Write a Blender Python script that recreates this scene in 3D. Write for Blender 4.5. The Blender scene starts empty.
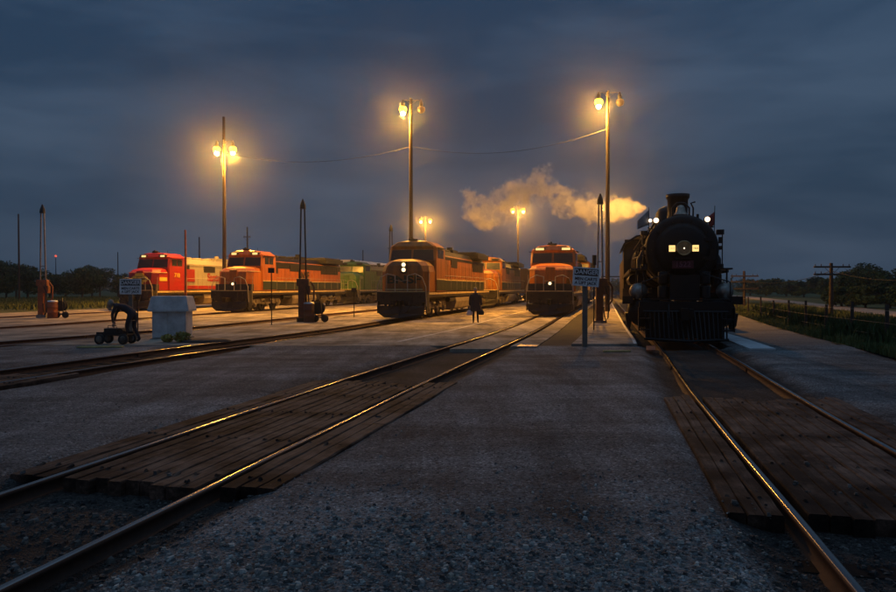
import bpy, math, random
from mathutils import Vector, Matrix, noise
R = math.radians
random.seed(7)
scene = bpy.context.scene
C = scene.collection

# ------------------------------------------------------------------ camera
F = 697.0; CX = 448.0; HY = 287.0; HC = 1.645        # focal length, centre column, horizon row (photo px), eye height
cam_d = bpy.data.cameras.new('camera'); cam = bpy.data.objects.new('camera', cam_d); C.objects.link(cam)
cam_d.sensor_width = 36; cam_d.lens = F/896*36; cam_d.clip_end = 6000; cam_d.clip_start = 0.05
cam.location = (0, 0, HC); cam.rotation_euler = (R(90) - math.atan(9/F), 0, 0)
scene.camera = cam
# ------------------------------------------------------------------ view
scene.view_settings.view_transform = 'Standard'; scene.view_settings.look = 'None'
scene.view_settings.gamma = 1; scene.view_settings.exposure = 0.0
scene.view_settings.use_curve_mapping = False
scene.render.engine = 'CYCLES'
scene.cycles.use_denoising = True
scene.cycles.volume_step_rate = 1.0
scene.cycles.volume_max_steps = 128
scene.cycles.max_bounces = 6; scene.cycles.volume_bounces = 1
scene.cycles.sample_clamp_indirect = 4
# ------------------------------------------------------------------ sky
SUN_EL, SUN_ROT = R(1.5), R(200)
w = bpy.data.worlds.new('World'); scene.world = w; w.use_nodes = True
nt = w.node_tree; nt.nodes.clear()
def N(nt, typ, **kw):
    n = nt.nodes.new(typ)
    for k, v in kw.items(): setattr(n, k, v)
    return n
out = N(nt, 'ShaderNodeOutputWorld'); bg = N(nt, 'ShaderNodeBackground')
sky = N(nt, 'ShaderNodeTexSky', sky_type='NISHITA', sun_disc=False, sun_elevation=SUN_EL, sun_rotation=SUN_ROT, dust_density=2.0)
geo = N(nt, 'ShaderNodeTexCoord')
mp = N(nt, 'ShaderNodeMapping'); mp.inputs['Scale'].default_value = (1.3, 1.3, 5.5)
nz = N(nt, 'ShaderNodeTexNoise'); nz.inputs['Scale'].default_value = 2.1; nz.inputs['Detail'].default_value = 6; nz.inputs['Roughness'].default_value = .55
nz.inputs['Distortion'].default_value = .25
rmp = N(nt, 'ShaderNodeValToRGB')
rmp.color_ramp.elements[0].position = .37; rmp.color_ramp.elements[0].color = (.0165, .043, .092, 1)
rmp.color_ramp.elements[1].position = .64; rmp.color_ramp.elements[1].color = (.048, .085, .150, 1)
sep = N(nt, 'ShaderNodeSeparateXYZ')
er = N(nt, 'ShaderNodeValToRGB')            # thin dusk afterglow low in the sky; unseen zenith brightened to light the ground
er.color_ramp.elements[0].position = 0.0; er.color_ramp.elements[0].color = (1.12, 1.0, .90, 1)
er.color_ramp.elements[1].position = 0.45; er.color_ramp.elements[1].color = (.84, .93, .98, 1); k_ = er.color_ramp.elements.new(.95); k_.color = (3.9, 3.6, 3.15, 1)
mul = N(nt, 'ShaderNodeMix', data_type='RGBA', blend_type='MULTIPLY'); mul.inputs[0].default_value = 1
skm = N(nt, 'ShaderNodeMix', data_type='RGBA', blend_type='MULTIPLY'); skm.inputs[0].default_value = 1; skm.inputs[7].default_value = (.10, .10, .10, 1)
mx = N(nt, 'ShaderNodeMix', data_type='RGBA'); mx.inputs[0].default_value = .93
L = nt.links.new
L(geo.outputs['Generated'], mp.inputs['Vector']); L(mp.outputs[0], nz.inputs['Vector']); L(nz.outputs['Fac'], rmp.inputs[0])
L(geo.outputs['Generated'], sep.inputs[0]); L(sep.outputs[2], er.inputs[0])
L(rmp.outputs[0], mul.inputs[6]); L(er.outputs[0], mul.inputs[7])
L(sky.outputs[0], skm.inputs[6]); L(skm.outputs[2], mx.inputs[6]); L(mul.outputs[2], mx.inputs[7])
L(mx.outputs[2], bg.inputs['Color']); bg.inputs['Strength'].default_value = 1.0
L(bg.outputs[0], out.inputs[0])
# weak, very soft daylight from behind the cloud deck
sd = bpy.data.lights.new('sun', 'SUN'); sd.energy = .012; sd.angle = R(60); sd.color = (1, .93, .85)
so = bpy.data.objects.new('sun', sd); C.objects.link(so); so.rotation_euler = (R(60), 0, R(200)); so.location = (0, 0, 50)
LAMP_W = 30000.0        # each lit sodium lamp
SODIUM = (1.0, .435, .05)

# ================================================================== helpers
def gz(y):
    t = min(1, max(0, (y-11)/25)); return -.24*t*t*(3-2*t)
def PX(px, Y): return (px-CX)/F*Y
def PZ(py, Y): return HC-(py-HY)/F*Y

class MB:
    def __init__(s): s.v = []; s.f = []; s.sm = []
    def add(s, vs, fs, sm=False, M=None):
        b = len(s.v)
        s.v += [tuple(M @ Vector(p)) if M else tuple(p) for p in vs]
        s.f += [tuple(b+i for i in f) for f in fs]; s.sm += [sm]*len(fs); return s
    def box(s, c, d, M=None, rz=0):
        hx, hy, hz = d[0]/2, d[1]/2, d[2]/2
        ps = [Vector((x*hx, y*hy, z*hz)) for z in (-1, 1) for x, y in ((-1,-1),(1,-1),(1,1),(-1,1))]
        if rz: ps = [Matrix.Rotation(rz, 3, 'Z') @ p for p in ps]
        ps = [p + Vector(c) for p in ps]
        return s.add(ps, [(3,2,1,0),(4,5,6,7),(0,1,5,4),(1,2,6,5),(2,3,7,6),(3,0,4,7)], M=M)
    def loft(s, rings, cap=True, sm=False, M=None):
        n = len(rings[0]); vs = [p for r in rings for p in r]; fs = []
        for k in range(len(rings)-1):
            for i in range(n):
                j = (i+1) % n; fs.append((k*n+i, k*n+j, (k+1)*n+j, (k+1)*n+i))
        s.add(vs, fs, sm, M)
        if cap:
            s.add(rings[0], [tuple(range(n-1, -1, -1))], False, M); s.add(rings[-1], [tuple(range(n))], False, M)
        return s
    def tube(s, pts, r, n=8, M=None, cap=True):
        pts = [Vector(p) for p in pts]; rr = r if isinstance(r, (list, tuple)) else [r]*len(pts); rings = []
        up = None
        for i, p in enumerate(pts):
            d = (pts[min(i+1, len(pts)-1)] - pts[max(i-1, 0)]).normalized()
            if up is None: up = Vector((0,0,1)) if abs(d.z) < .9 else Vector((1,0,0))
            a = d.cross(up).normalized(); b = a.cross(d).normalized(); up = b
            rings.append([p + (a*math.cos(2*math.pi*k/n) + b*math.sin(2*math.pi*k/n))*rr[i] for k in range(n)])
        return s.loft(rings, cap, True, M)
    def cyl(s, p0, p1, r0, r1=None, n=20, M=None): return s.tube([p0, p1], [r0, r1 if r1 is not None else r0], n, M)
    def lathe(s, o, ax, prof, n=24, M=None):       # prof: (distance along axis, radius)
        o = Vector(o); ax = Vector(ax).normalized()
        a = ax.cross(Vector((0,0,1)) if abs(ax.z) < .9 else Vector((1,0,0))).normalized(); b = ax.cross(a)
        rings = [[o + ax*h + (a*math.cos(2*math.pi*k/n)+b*math.sin(2*math.pi*k/n))*max(r, 1e-4) for k in range(n)] for h, r in prof]
        return s.loft(rings, True, True, M)
    def ball(s, c, r, n=12, sq=(1,1,1)):
        m = n//2; rings = []
        for i in range(m+1):
            t = math.pi*i/m
            rings.append([Vector(c)+Vector((math.sin(t)*math.cos(2*math.pi*k/n)*sq[0]+(1e-5*k if i in (0,m) else 0), math.sin(t)*math.sin(2*math.pi*k/n)*sq[1], -math.cos(t)*sq[2]))*r for k in range(n)])
        return s.loft(rings, False, True)
    def prism(s, poly, axis, a, b, M=None):         # polygon in the two other axes, extruded from a to b
        def P(u, v, t): return (t,u,v) if axis == 'x' else ((u,t,v) if axis == 'y' else (u,v,t))
        return s.loft([[P(u,v,a) for u,v in poly], [P(u,v,b) for u,v in poly]], True, False, M)
    def build(s, name, mat, parent=None, bevel=0, label=None):
        me = bpy.data.meshes.new(name); me.from_pydata(s.v, [], s.f)
        me.polygons.foreach_set('use_smooth', s.sm)
        for m in (mat if isinstance(mat, list) else [mat]): me.materials.append(m)
        me.update()
        import bmesh
        bm = bmesh.new(); bm.from_mesh(me); bmesh.ops.recalc_face_normals(bm, faces=bm.faces); bm.to_mesh(me); bm.free()
        o = bpy.data.objects.new(name, me); C.objects.link(o)
        if parent: o.parent = parent
        if bevel:
            bv = o.modifiers.new('bevel', 'BEVEL'); bv.width = bevel; bv.segments = 2; bv.limit_method = 'ANGLE'; bv.angle_limit = R(40)
        if label: o['label'] = label
        return o
def thing(name, label, cat, loc=(0,0,0), rz=0, group=None):
    o = bpy.data.objects.new(name, None); C.objects.link(o); o.location = loc; o.rotation_euler = (0,0,rz); o.empty_display_size = .3
    o['label'] = label; o['category'] = cat
    if group: o['group'] = group
    return o
def tag(o, label, cat, group=None):
    o['label'] = label; o['category'] = cat
    if group: o['group'] = group
    return o
def struct(o, kind='structure'): o['kind'] = kind; return o
def copy_tree(o, label, loc, rz=None, scale=None):
    def cp(x, par):
        c = x.copy(); C.objects.link(c)
        if par: c.parent = par
        for ch in [k for k in list(bpy.data.objects) if k.parent == x and k != c]: cp(ch, c)
        return c
    c = cp(o, None); c['label'] = label; c.location = loc
    if rz is not None: c.rotation_euler = (0, 0, rz)
    if scale: c.scale = scale
    return c
def text(name, body, size, mat, parent, loc, rot=(R(90),0,0), ext=.004, align='CENTER', sx=1, bold=0):
    cu = bpy.data.curves.new(name, 'FONT'); cu.body = body; cu.size = size; cu.extrude = ext; cu.align_x = align; cu.align_y = 'CENTER'; cu.offset = bold
    cu.materials.append(mat); o = bpy.data.objects.new(name, cu); C.objects.link(o); o.location = loc; o.rotation_euler = rot; o.scale = (sx,1,1)
    bpy.context.view_layer.update(); dg = bpy.context.evaluated_depsgraph_get()
    me = bpy.data.meshes.new_from_object(o.evaluated_get(dg)); me.name = name
    bpy.data.objects.remove(o); o = bpy.data.objects.new(name, me); C.objects.link(o); o.location = loc; o.rotation_euler = rot; o.scale = (sx,1,1)
    if parent: o.parent = parent
    return o

# ------------------------------------------------------------------ materials
def mat(name, col, rough=.6, metal=0, dirt=.25, dscale=3.0, bump=0, bscale=20, dcol=None, spec=.5, coords='Object', stretch=(1,1,1)):
    m = bpy.data.materials.new(name); m.use_nodes = True; t = m.node_tree; b = t.nodes['Principled BSDF']
    b.inputs['Roughness'].default_value = rough; b.inputs['Metallic'].default_value = metal; b.inputs['Specular IOR Level'].default_value = spec
    tc = N(t, 'ShaderNodeTexCoord'); mp = N(t, 'ShaderNodeMapping'); mp.inputs['Scale'].default_value = stretch; t.links.new(tc.outputs[coords], mp.inputs[0])
    n1 = N(t, 'ShaderNodeTexNoise'); n1.inputs['Scale'].default_value = dscale; n1.inputs['Detail'].default_value = 7; n1.inputs['Roughness'].default_value = .65
    t.links.new(mp.outputs[0], n1.inputs['Vector'])
    rp = N(t, 'ShaderNodeValToRGB'); rp.color_ramp.elements[0].position = .38; rp.color_ramp.elements[1].position = .66
    dc = dcol or tuple(c*.35+.012 for c in col)
    rp.color_ramp.elements[0].color = (0,0,0,1); rp.color_ramp.elements[1].color = (dirt*2,)*3+(1,)
    t.links.new(n1.outputs[0], rp.inputs[0])
    mx = N(t, 'ShaderNodeMix', data_type='RGBA'); mx.inputs[6].default_value = (*col,1); mx.inputs[7].default_value = (*dc,1)
    t.links.new(rp.outputs[0], mx.inputs[0]); t.links.new(mx.outputs[2], b.inputs['Base Color'])
    mr = N(t, 'ShaderNodeMapRange'); mr.inputs[3].default_value = max(.03, rough-.12); mr.inputs[4].default_value = min(1, rough+.15)
    t.links.new(n1.outputs[0], mr.inputs[0]); t.links.new(mr.outputs[0], b.inputs['Roughness'])
    if bump:
        n2 = N(t, 'ShaderNodeTexNoise'); n2.inputs['Scale'].default_value = bscale; n2.inputs['Detail'].default_value = 5; t.links.new(mp.outputs[0], n2.inputs['Vector'])
        bp = N(t, 'ShaderNodeBump'); bp.inputs['Strength'].default_value = bump; bp.inputs['Distance'].default_value = .02
        t.links.new(n2.outputs[0], bp.inputs['Height']); t.links.new(bp.outputs[0], b.inputs['Normal'])
    return m
def emit(name, col, strength):
    m = bpy.data.materials.new(name); m.use_nodes = True; b = m.node_tree.nodes['Principled BSDF']
    b.inputs['Base Color'].default_value = (.05,.05,.05,1); b.inputs['Emission Color'].default_value = (*col,1); b.inputs['Emission Strength'].default_value = strength
    return m
def gravel_mat(name, c1, c2, c3, scale=38, bump=.5, dist=.02, patch=(.5,.5,.5)):
    m = bpy.data.materials.new(name); m.use_nodes = True; t = m.node_tree; b = t.nodes['Principled BSDF']; b.inputs['Roughness'].default_value = .85
    b.inputs['Specular IOR Level'].default_value = .25
    g = N(t, 'ShaderNodeNewGeometry'); lk = t.links.new
    v = N(t, 'ShaderNodeTexVoronoi'); v.inputs['Scale'].default_value = scale; lk(g.outputs['Position'], v.inputs['Vector'])
    v2 = N(t, 'ShaderNodeTexVoronoi'); v2.inputs['Scale'].default_value = scale*2.7; lk(g.outputs['Position'], v2.inputs['Vector'])
    n = N(t, 'ShaderNodeTexNoise'); n.inputs['Scale'].default_value = .55; n.inputs['Detail'].default_value = 8; n.inputs['Roughness'].default_value = .7; mpp = N(t,'ShaderNodeMapping'); mpp.inputs['Scale'].default_value = (.35,1.3,1); lk(g.outputs['Position'], mpp.inputs[0]); lk(mpp.outputs[0], n.inputs['Vector'])
    sp = N(t, 'ShaderNodeSeparateColor'); lk(v.outputs['Color'], sp.inputs[0])
    rp = N(t, 'ShaderNodeValToRGB'); e = rp.color_ramp.elements
    e[0].position = .05; e[0].color = (*c1,1); e[1].position = .97; e[1].color = (*c3,1); k = e.new(.55); k.color = (*c2,1); k = e.new(.93); k.color = (*[min(1,c*1.15) for c in c2],1)
    lk(sp.outputs[0], rp.inputs[0])
    r2 = N(t, 'ShaderNodeValToRGB'); r2.color_ramp.elements[0].position = .33; r2.color_ramp.elements[0].color = (*patch,1); r2.color_ramp.elements[1].position = .62; r2.color_ramp.elements[1].color = (1,1,1,1)
    lk(n.outputs[0], r2.inputs[0])
    mx = N(t, 'ShaderNodeMix', data_type='RGBA', blend_type='MULTIPLY'); mx.inputs[0].default_value = 1; lk(rp.outputs[0], mx.inputs[6]); lk(r2.outputs[0], mx.inputs[7])
    lk(mx.outputs[2], b.inputs['Base Color'])
    ad = N(t, 'ShaderNodeMath', operation='MULTIPLY_ADD'); ad.inputs[1].default_value = .4; lk(v2.outputs['Distance'], ad.inputs[0]); lk(v.outputs['Distance'], ad.inputs[2])
    bp = N(t, 'ShaderNodeBump'); bp.invert = True; bp.inputs['Strength'].default_value = bump; bp.inputs['Distance'].default_value = dist
    lk(ad.outputs[0], bp.inputs['Height']); lk(bp.outputs[0], b.inputs['Normal'])
    return m
def wood_mat(name, c1, c2, off=0.0):
    m = bpy.data.materials.new(name); m.use_nodes = True; t = m.node_tree; b = t.nodes['Principled BSDF']; lk = t.links.new
    b.inputs['Roughness'].default_value = .82; b.inputs['Specular IOR Level'].default_value = .18
    tc = N(t, 'ShaderNodeTexCoord'); mp = N(t, 'ShaderNodeMapping'); mp.inputs['Scale'].default_value = (14, .8, 14); lk(tc.outputs['Object'], mp.inputs[0])
    n = N(t, 'ShaderNodeTexNoise'); n.inputs['Scale'].default_value = 2.2; n.inputs['Detail'].default_value = 9; n.inputs['Roughness'].default_value = .7; lk(mp.outputs[0], n.inputs[0])
    n2 = N(t, 'ShaderNodeTexNoise'); n2.inputs['Scale'].default_value = 1.3; n2.inputs['Detail'].default_value = 7; n2.inputs['Roughness'].default_value = .7; lk(tc.outputs['Object'], n2.inputs[0])
    rp = N(t, 'ShaderNodeValToRGB'); rp.color_ramp.elements[0].position = .3; rp.color_ramp.elements[0].color = (*c1,1); rp.color_ramp.elements[1].position = .7; rp.color_ramp.elements[1].color = (*c2,1); lk(n.outputs[0], rp.inputs[0])
    r2 = N(t, 'ShaderNodeValToRGB'); r2.color_ramp.elements[0].position = .41; r2.color_ramp.elements[0].color = (.14,.13,.13,1); r2.color_ramp.elements[1].position = .60; r2.color_ramp.elements[1].color = (1,1,1,1); lk(n2.outputs[0], r2.inputs[0])
    mx = N(t, 'ShaderNodeMix', data_type='RGBA', blend_type='MULTIPLY'); mx.inputs[0].default_value = 1; lk(rp.outputs[0], mx.inputs[6]); lk(r2.outputs[0], mx.inputs[7])
    sy = N(t,'ShaderNodeSeparateXYZ'); lk(tc.outputs['Object'], sy.inputs[0]); n3 = N(t,'ShaderNodeTexNoise'); n3.inputs['Scale'].default_value = 2.5; n3.inputs['Detail'].default_value = 8; lk(tc.outputs['Object'], n3.inputs[0])
    ad = N(t,'ShaderNodeMath',operation='MULTIPLY_ADD'); ad.inputs[1].default_value = 4.5; lk(n3.outputs[0], ad.inputs[0]); lk(sy.outputs[1], ad.inputs[2])
    md = N(t,'ShaderNodeMapRange'); md.inputs[1].default_value = .1-off; md.inputs[2].default_value = 1.0-off; md.inputs[3].default_value = .2; lk(ad.outputs[0], md.inputs[0])
    m4 = N(t,'ShaderNodeMix',data_type='RGBA',blend_type='MULTIPLY'); m4.inputs[0].default_value = 1; lk(mx.outputs[2], m4.inputs[6]); lk(md.outputs[0], m4.inputs[7]); lk(m4.outputs[2], b.inputs['Base Color'])
    bp = N(t, 'ShaderNodeBump'); bp.inputs['Strength'].default_value = .6; bp.inputs['Distance'].default_value = .012; lk(n.outputs[0], bp.inputs['Height']); lk(bp.outputs[0], b.inputs['Normal'])
    return m

def stone_mat(k_=1.0):
    m = bpy.data.materials.new('loose_stones'); m.use_nodes = True; t = m.node_tree; b = t.nodes['Principled BSDF']; b.inputs['Roughness'].default_value = .8; b.inputs['Specular IOR Level'].default_value = .3
    g = N(t,'ShaderNodeNewGeometry'); rp = N(t,'ShaderNodeValToRGB'); e = rp.color_ramp.elements
    e[0].position = 0; e[0].color = (.07,.07,.075,1); e[1].position = 1; e[1].color = (.62,.61,.58,1)
    for p, c in ((.3,(.16,.155,.16,1)),(.6,(.27,.27,.275,1)),(.8,(.36,.33,.29,1)),(.93,(.46,.46,.46,1))): k = e.new(p); k.color = c
    for q in e: q.color = (q.color[0]*k_, q.color[1]*k_*(.97 if k_>1 else .93), q.color[2]*k_*(.90 if k_>1 else .85), 1)
    t.links.new(g.outputs['Random Per Island'], rp.inputs[0]); n = N(t,'ShaderNodeTexNoise'); n.inputs['Scale'].default_value = 90; t.links.new(g.outputs['Position'], n.inputs[0])
    mx = N(t,'ShaderNodeMix',data_type='RGBA',blend_type='MULTIPLY'); mx.inputs[0].default_value = .6; t.links.new(rp.outputs[0], mx.inputs[6]); t.links.new(n.outputs[0], mx.inputs[7]); t.links.new(mx.outputs[2], b.inputs['Base Color'])
    return m
M = dict(
    gravel=gravel_mat('crushed_grey_gravel', (.10,.10,.10), (.36,.358,.35), (.75,.74,.71), 55, 1.0, .022, (.30,.28,.27)),
    ballast=gravel_mat('oily_dark_ballast', (.018,.017,.017), (.05,.046,.043), (.12,.11,.10), 26, .9, .05, (.5,.5,.5)),
    stones=stone_mat(1.12), stones_oily=stone_mat(.40),
    concrete=mat('worn_concrete', (.50,.42,.32), .82, dirt=.5, dscale=.45, bump=.3, bscale=12, dcol=(.13,.11,.095), coords='Object', spec=.3),
    platform=mat('platform_concrete', (.42,.36,.29), .85, dirt=.35, dscale=.9, bump=.25, bscale=14, dcol=(.12,.10,.09), spec=.3),
    paint_line=mat('worn_white_paint', (.75,.72,.66), .7, dirt=.4, dscale=2.5, dcol=(.3,.27,.23)),
    rail_top=mat('polished_rail_steel', (.30,.285,.27), .17, 1, .3, 12, dcol=(.2,.15,.12), stretch=(1,.05,1)),
    rail_side=mat('rusty_rail_steel', (.10,.045,.025), .7, .3, .3, 8),
    tie=wood_mat('creosoted_tie_wood', (.028,.018,.012), (.085,.05,.034)),
    plank=wood_mat('weathered_crossing_timber', (.045,.027,.02), (.25,.15,.105), 1.6),
    plank_dirty=wood_mat('muddy_crossing_timber', (.045,.027,.02), (.25,.15,.105), .35),
    steel_dark=mat('dark_oily_steel', (.016,.015,.014), .5, .4, .3, 4, bump=.1),
    black=mat('black_paint', (.014,.013,.013), .42, 0, .3, 3, dcol=(.05,.042,.036)),
    steam_black=mat('satin_black_boiler_paint', (.005,.005,.005), .42, 0, .3, 3, dcol=(.012,.010,.009), spec=.3),
    bright_steel=mat('bright_machined_steel', (.5,.48,.46), .35, 1, .3, 6),
    orange=mat('orange_loco_paint', (.50,.14,.014), .30, 0, .38, 1.3, stretch=(2.2,2.2,.35), dcol=(.23,.065,.02)),
    orange_old=mat('faded_orange_loco_paint', (.36,.12,.016), .38, 0, .45, 1.1, stretch=(2.2,2.2,.35), dcol=(.12,.055,.02)),
    dkgreen=mat('dark_green_loco_paint', (.018,.032,.018), .45, 0, .25, 2),
    green=mat('grass_green_loco_paint', (.055,.16,.035), .5, 0, .35, 1.5, dcol=(.06,.07,.03)),
    red=mat('red_loco_paint', (.30,.013,.011), .35, 0, .32, 1.3, stretch=(2.2,2.2,.35), dcol=(.25,.015,.012)),
    silver=mat('silver_loco_paint', (.31,.285,.235), .5, .1, .3, 1.4, dcol=(.28,.24,.19)),
    yellow=mat('yellow_loco_paint', (.75,.50,.06), .45, 0, .2, 3),
    sill=mat('pale_sill_stripe_paint', (.70,.52,.24), .5, 0, .3, 3),
    pale=mat('pale_grey_paint', (.62,.62,.62), .6, 0, .35, 2.5, bump=.1, bscale=8, dcol=(.3,.29,.28)),
    white=mat('white_sign_paint', (.85,.86,.87), .5, 0, .2, 5),
    ink=mat('black_sign_paint', (.01,.01,.012), .5, 0, .1, 5),
    glass=mat('dark_cab_glass', (.02,.024,.03), .22, 0, .1, 3, spec=.5),
    rubber=mat('black_rubber', (.012,.012,.012), .75, 0, .3, 6),
    cloth=mat('dark_navy_cloth', (.018,.02,.032), .9, 0, .3, 8, bump=.3, bscale=30),
    cloth2=mat('black_trouser_cloth', (.012,.012,.014), .9, 0, .3, 8),
    skin=mat('skin', (.42,.25,.17), .55, 0, .1, 8),
    hair=mat('dark_hair', (.02,.014,.01), .6, 0, .2, 20),
    greyhair=mat('pale_cap_cloth', (.30,.26,.21), .7, 0, .2, 20),
    bag=mat('pale_bag_cloth', (.62,.56,.58), .8, 0, .2, 9),
    woodpole=mat('weathered_pole_wood', (.05,.03,.021), .85, 0, .4, 5, bump=.4, bscale=25, stretch=(3,3,.3)),
    crane=mat('rusty_orange_equipment_paint', (.42,.11,.035), .6, 0, .4, 3, dcol=(.12,.04,.02)),
    galv=mat('galvanised_pipe', (.33,.30,.28), .45, .7, .35, 5),
    bark=mat('dark_bark', (.07,.05,.035), .9, 0, .4, 6, bump=.5, bscale=10),
    fence=mat('old_fence_post_wood', (.06,.045,.035), .9, 0, .4, 6),
    brass=mat('old_brass', (.42,.30,.15), .35, 1, .3, 8),
    plate=mat('dull_red_number_plate', (.16,.018,.03), .5, 0, .3, 8),
    dullred=mat('faded_red_flag_cloth', (.42,.07,.06), .85, 0, .2, 5),
    whiteflag=mat('white_flag_cloth', (.28,.27,.27), .85, 0, .2, 5),
    boxcar=mat('brown_car_paint', (.11,.05,.03), .6, 0, .4, 1.5),
    whitecar=mat('white_covered_hopper_paint', (.85,.82,.76), .55, 0, .25, 1.2),
    limewood=mat('pale_yellow_board', (.48,.40,.16), .8, 0, .3, 4),
)
def leafmat(name, c1, c2):
    m = bpy.data.materials.new(name); m.use_nodes = True; t = m.node_tree; b = t.nodes['Principled BSDF']; b.inputs['Roughness'].default_value = .75; b.inputs['Specular IOR Level'].default_value = .2
    g = N(t, 'ShaderNodeNewGeometry'); n = N(t, 'ShaderNodeTexNoise'); n.inputs['Scale'].default_value = .6; n.inputs['Detail'].default_value = 6; t.links.new(g.outputs['Position'], n.inputs[0])
    rp = N(t, 'ShaderNodeValToRGB'); rp.color_ramp.elements[0].position = .35; rp.color_ramp.elements[0].color = (*c1,1); rp.color_ramp.elements[1].position = .65; rp.color_ramp.elements[1].color = (*c2,1)
    t.links.new(n.outputs[0], rp.inputs[0]); t.links.new(rp.outputs[0], b.inputs['Base Color']); return m
def stain(m, amt=.75):
    t = m.node_tree; lk = t.links.new; bs = t.nodes['Principled BSDF']; src = bs.inputs['Base Color'].links[0].from_socket
    g = N(t,'ShaderNodeNewGeometry'); mp = N(t,'ShaderNodeMapping'); mp.inputs['Rotation'].default_value = (0,0,R(13)); mp.inputs['Scale'].default_value = (1.6,.22,1); lk(g.outputs['Position'], mp.inputs[0])
    n = N(t,'ShaderNodeTexNoise'); n.inputs['Scale'].default_value = .9; n.inputs['Detail'].default_value = 9; n.inputs['Roughness'].default_value = .72; lk(mp.outputs[0], n.inputs[0])
    r = N(t,'ShaderNodeMapRange'); r.inputs[1].default_value = .36; r.inputs[2].default_value = .60; r.inputs[3].default_value = 1-amt; r.inputs[4].default_value = 1; lk(n.outputs[0], r.inputs[0])
    v = N(t,'ShaderNodeTexVoronoi'); v.inputs['Scale'].default_value = .55; v.inputs['Randomness'].default_value = 1; n2 = N(t,'ShaderNodeTexNoise'); n2.inputs['Scale'].default_value = 3; lk(g.outputs['Position'], n2.inputs[0])
    ad = N(t,'ShaderNodeMixRGB'); ad.inputs[0].default_value = .22; lk(g.outputs['Position'], ad.inputs[1]); lk(n2.outputs['Color'], ad.inputs[2]); lk(ad.outputs[0], v.inputs['Vector'])
    q = N(t,'ShaderNodeMapRange'); q.inputs[1].default_value = .10; q.inputs[2].default_value = .30; q.inputs[3].default_value = .45; q.inputs[4].default_value = 1; lk(v.outputs['Distance'], q.inputs[0])
    mm = N(t,'ShaderNodeMath',operation='MULTIPLY'); lk(r.outputs[0], mm.inputs[0]); lk(q.outputs[0], mm.inputs[1])
    x = N(t,'ShaderNodeMix',data_type='RGBA',blend_type='MULTIPLY'); x.inputs[0].default_value = 1; lk(src, x.inputs[6]); lk(mm.outputs[0], x.inputs[7]); lk(x.outputs[2], bs.inputs['Base Color'])
stain(M['concrete'], .6); stain(M['platform'], .5); stain(M['gravel'], .55)
M['asphalt'] = mat('dark_old_asphalt', (.045,.04,.037), .9, 0, .4, 1.2, bump=.4, bscale=30, spec=.2)
M['leaf'] = leafmat('tree_foliage', (.03,.05,.018), (.065,.10,.03))
M['grassblade'] = leafmat('grass_blades', (.06,.09,.028), (.14,.15,.05))
M['weed'] = leafmat('yellow_green_weeds', (.20,.20,.05), (.42,.34,.09))
E_LAMP = emit('sodium_lamp_globe', (1.0, .52, .03), 7)
E_CORE = emit('sodium_arc_tube', (1.0, .55, .12), 130)
E_HEAD = emit('headlight_beam_white', (1.0, .72, .38), 2.4)
E_NUM = emit('lit_number_board', (1.0, .62, .20), 1.0)
E_NUMW = emit('bright_number_board', (1.0, .66, .22), 1.35)
E_MARK = emit('class_lamp_white', (1.0, .74, .50), 2.6)
E_DIM = emit('dim_lamp_glass', (1.0, .55, .25), .7)
E_PIPE = emit('far_red_lamp', (1.0, .12, .06), 1.2)

# ================================================================== tracks (centre lines)
def ss(a, b, t):
    t = min(1, max(0, (t-a)/(b-a))); return t*t*(3-2*t)
def XS(y): return 2.171 + .2224*y + .30*ss(9, 24, y)
def XM(y): return -4.17 + .2470*y - .40*ss(18, 46, y)
def XA(y):
    if y < 40: return -8.33 + (y-13)*.206
    return XA(39.99) + (y-40)*.245 - .9*(1-math.exp(-(y-40)/25))*.0
def XB(y): return -13.8 + (y-21.5)*.22
def X2(y): return -16.12 + (y-52.4)*.21
def X1(y): return -25.05 + (y-56)*.22
def slope(fx, y): return (fx(y+.5)-fx(y-.5))

def strip(name, m, fl, fr, y0, y1, dz, step=2.0, thick=0, nx=1):
    """flat strip between two x(y) lines that follows the ground level"""
    b = MB(); ys = []; y = y0
    while y < y1: ys.append(y); y += step*(1 if y < 40 else 2.5)
    ys.append(y1); rows = []
    for y in ys:
        l, r = fl(y), fr(y); rows.append([(l+(r-l)*k/nx, y, gz(y)+dz) for k in range(nx+1)])
    vs = [p for r in rows for p in r]; w_ = nx+1
    b.add(vs, [(j*w_+i, j*w_+i+1, (j+1)*w_+i+1, (j+1)*w_+i) for j in range(len(ys)-1) for i in range(nx)])
    if thick:
        n0 = len(rows)
        for side, k in ((0, 0), (1, nx)):
            e = [r[k] for r in rows]; b.add(e + [(p[0], p[1], p[2]-thick) for p in e], [(i, i+1, n0+i+1, n0+i) for i in range(n0-1)])
        e = rows[0]; b.add([e[0], e[-1], (e[-1][0], e[-1][1], e[-1][2]-thick), (e[0][0], e[0][1], e[0][2]-thick)], [(0,1,2,3)])
    return b.build(name, m)

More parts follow.
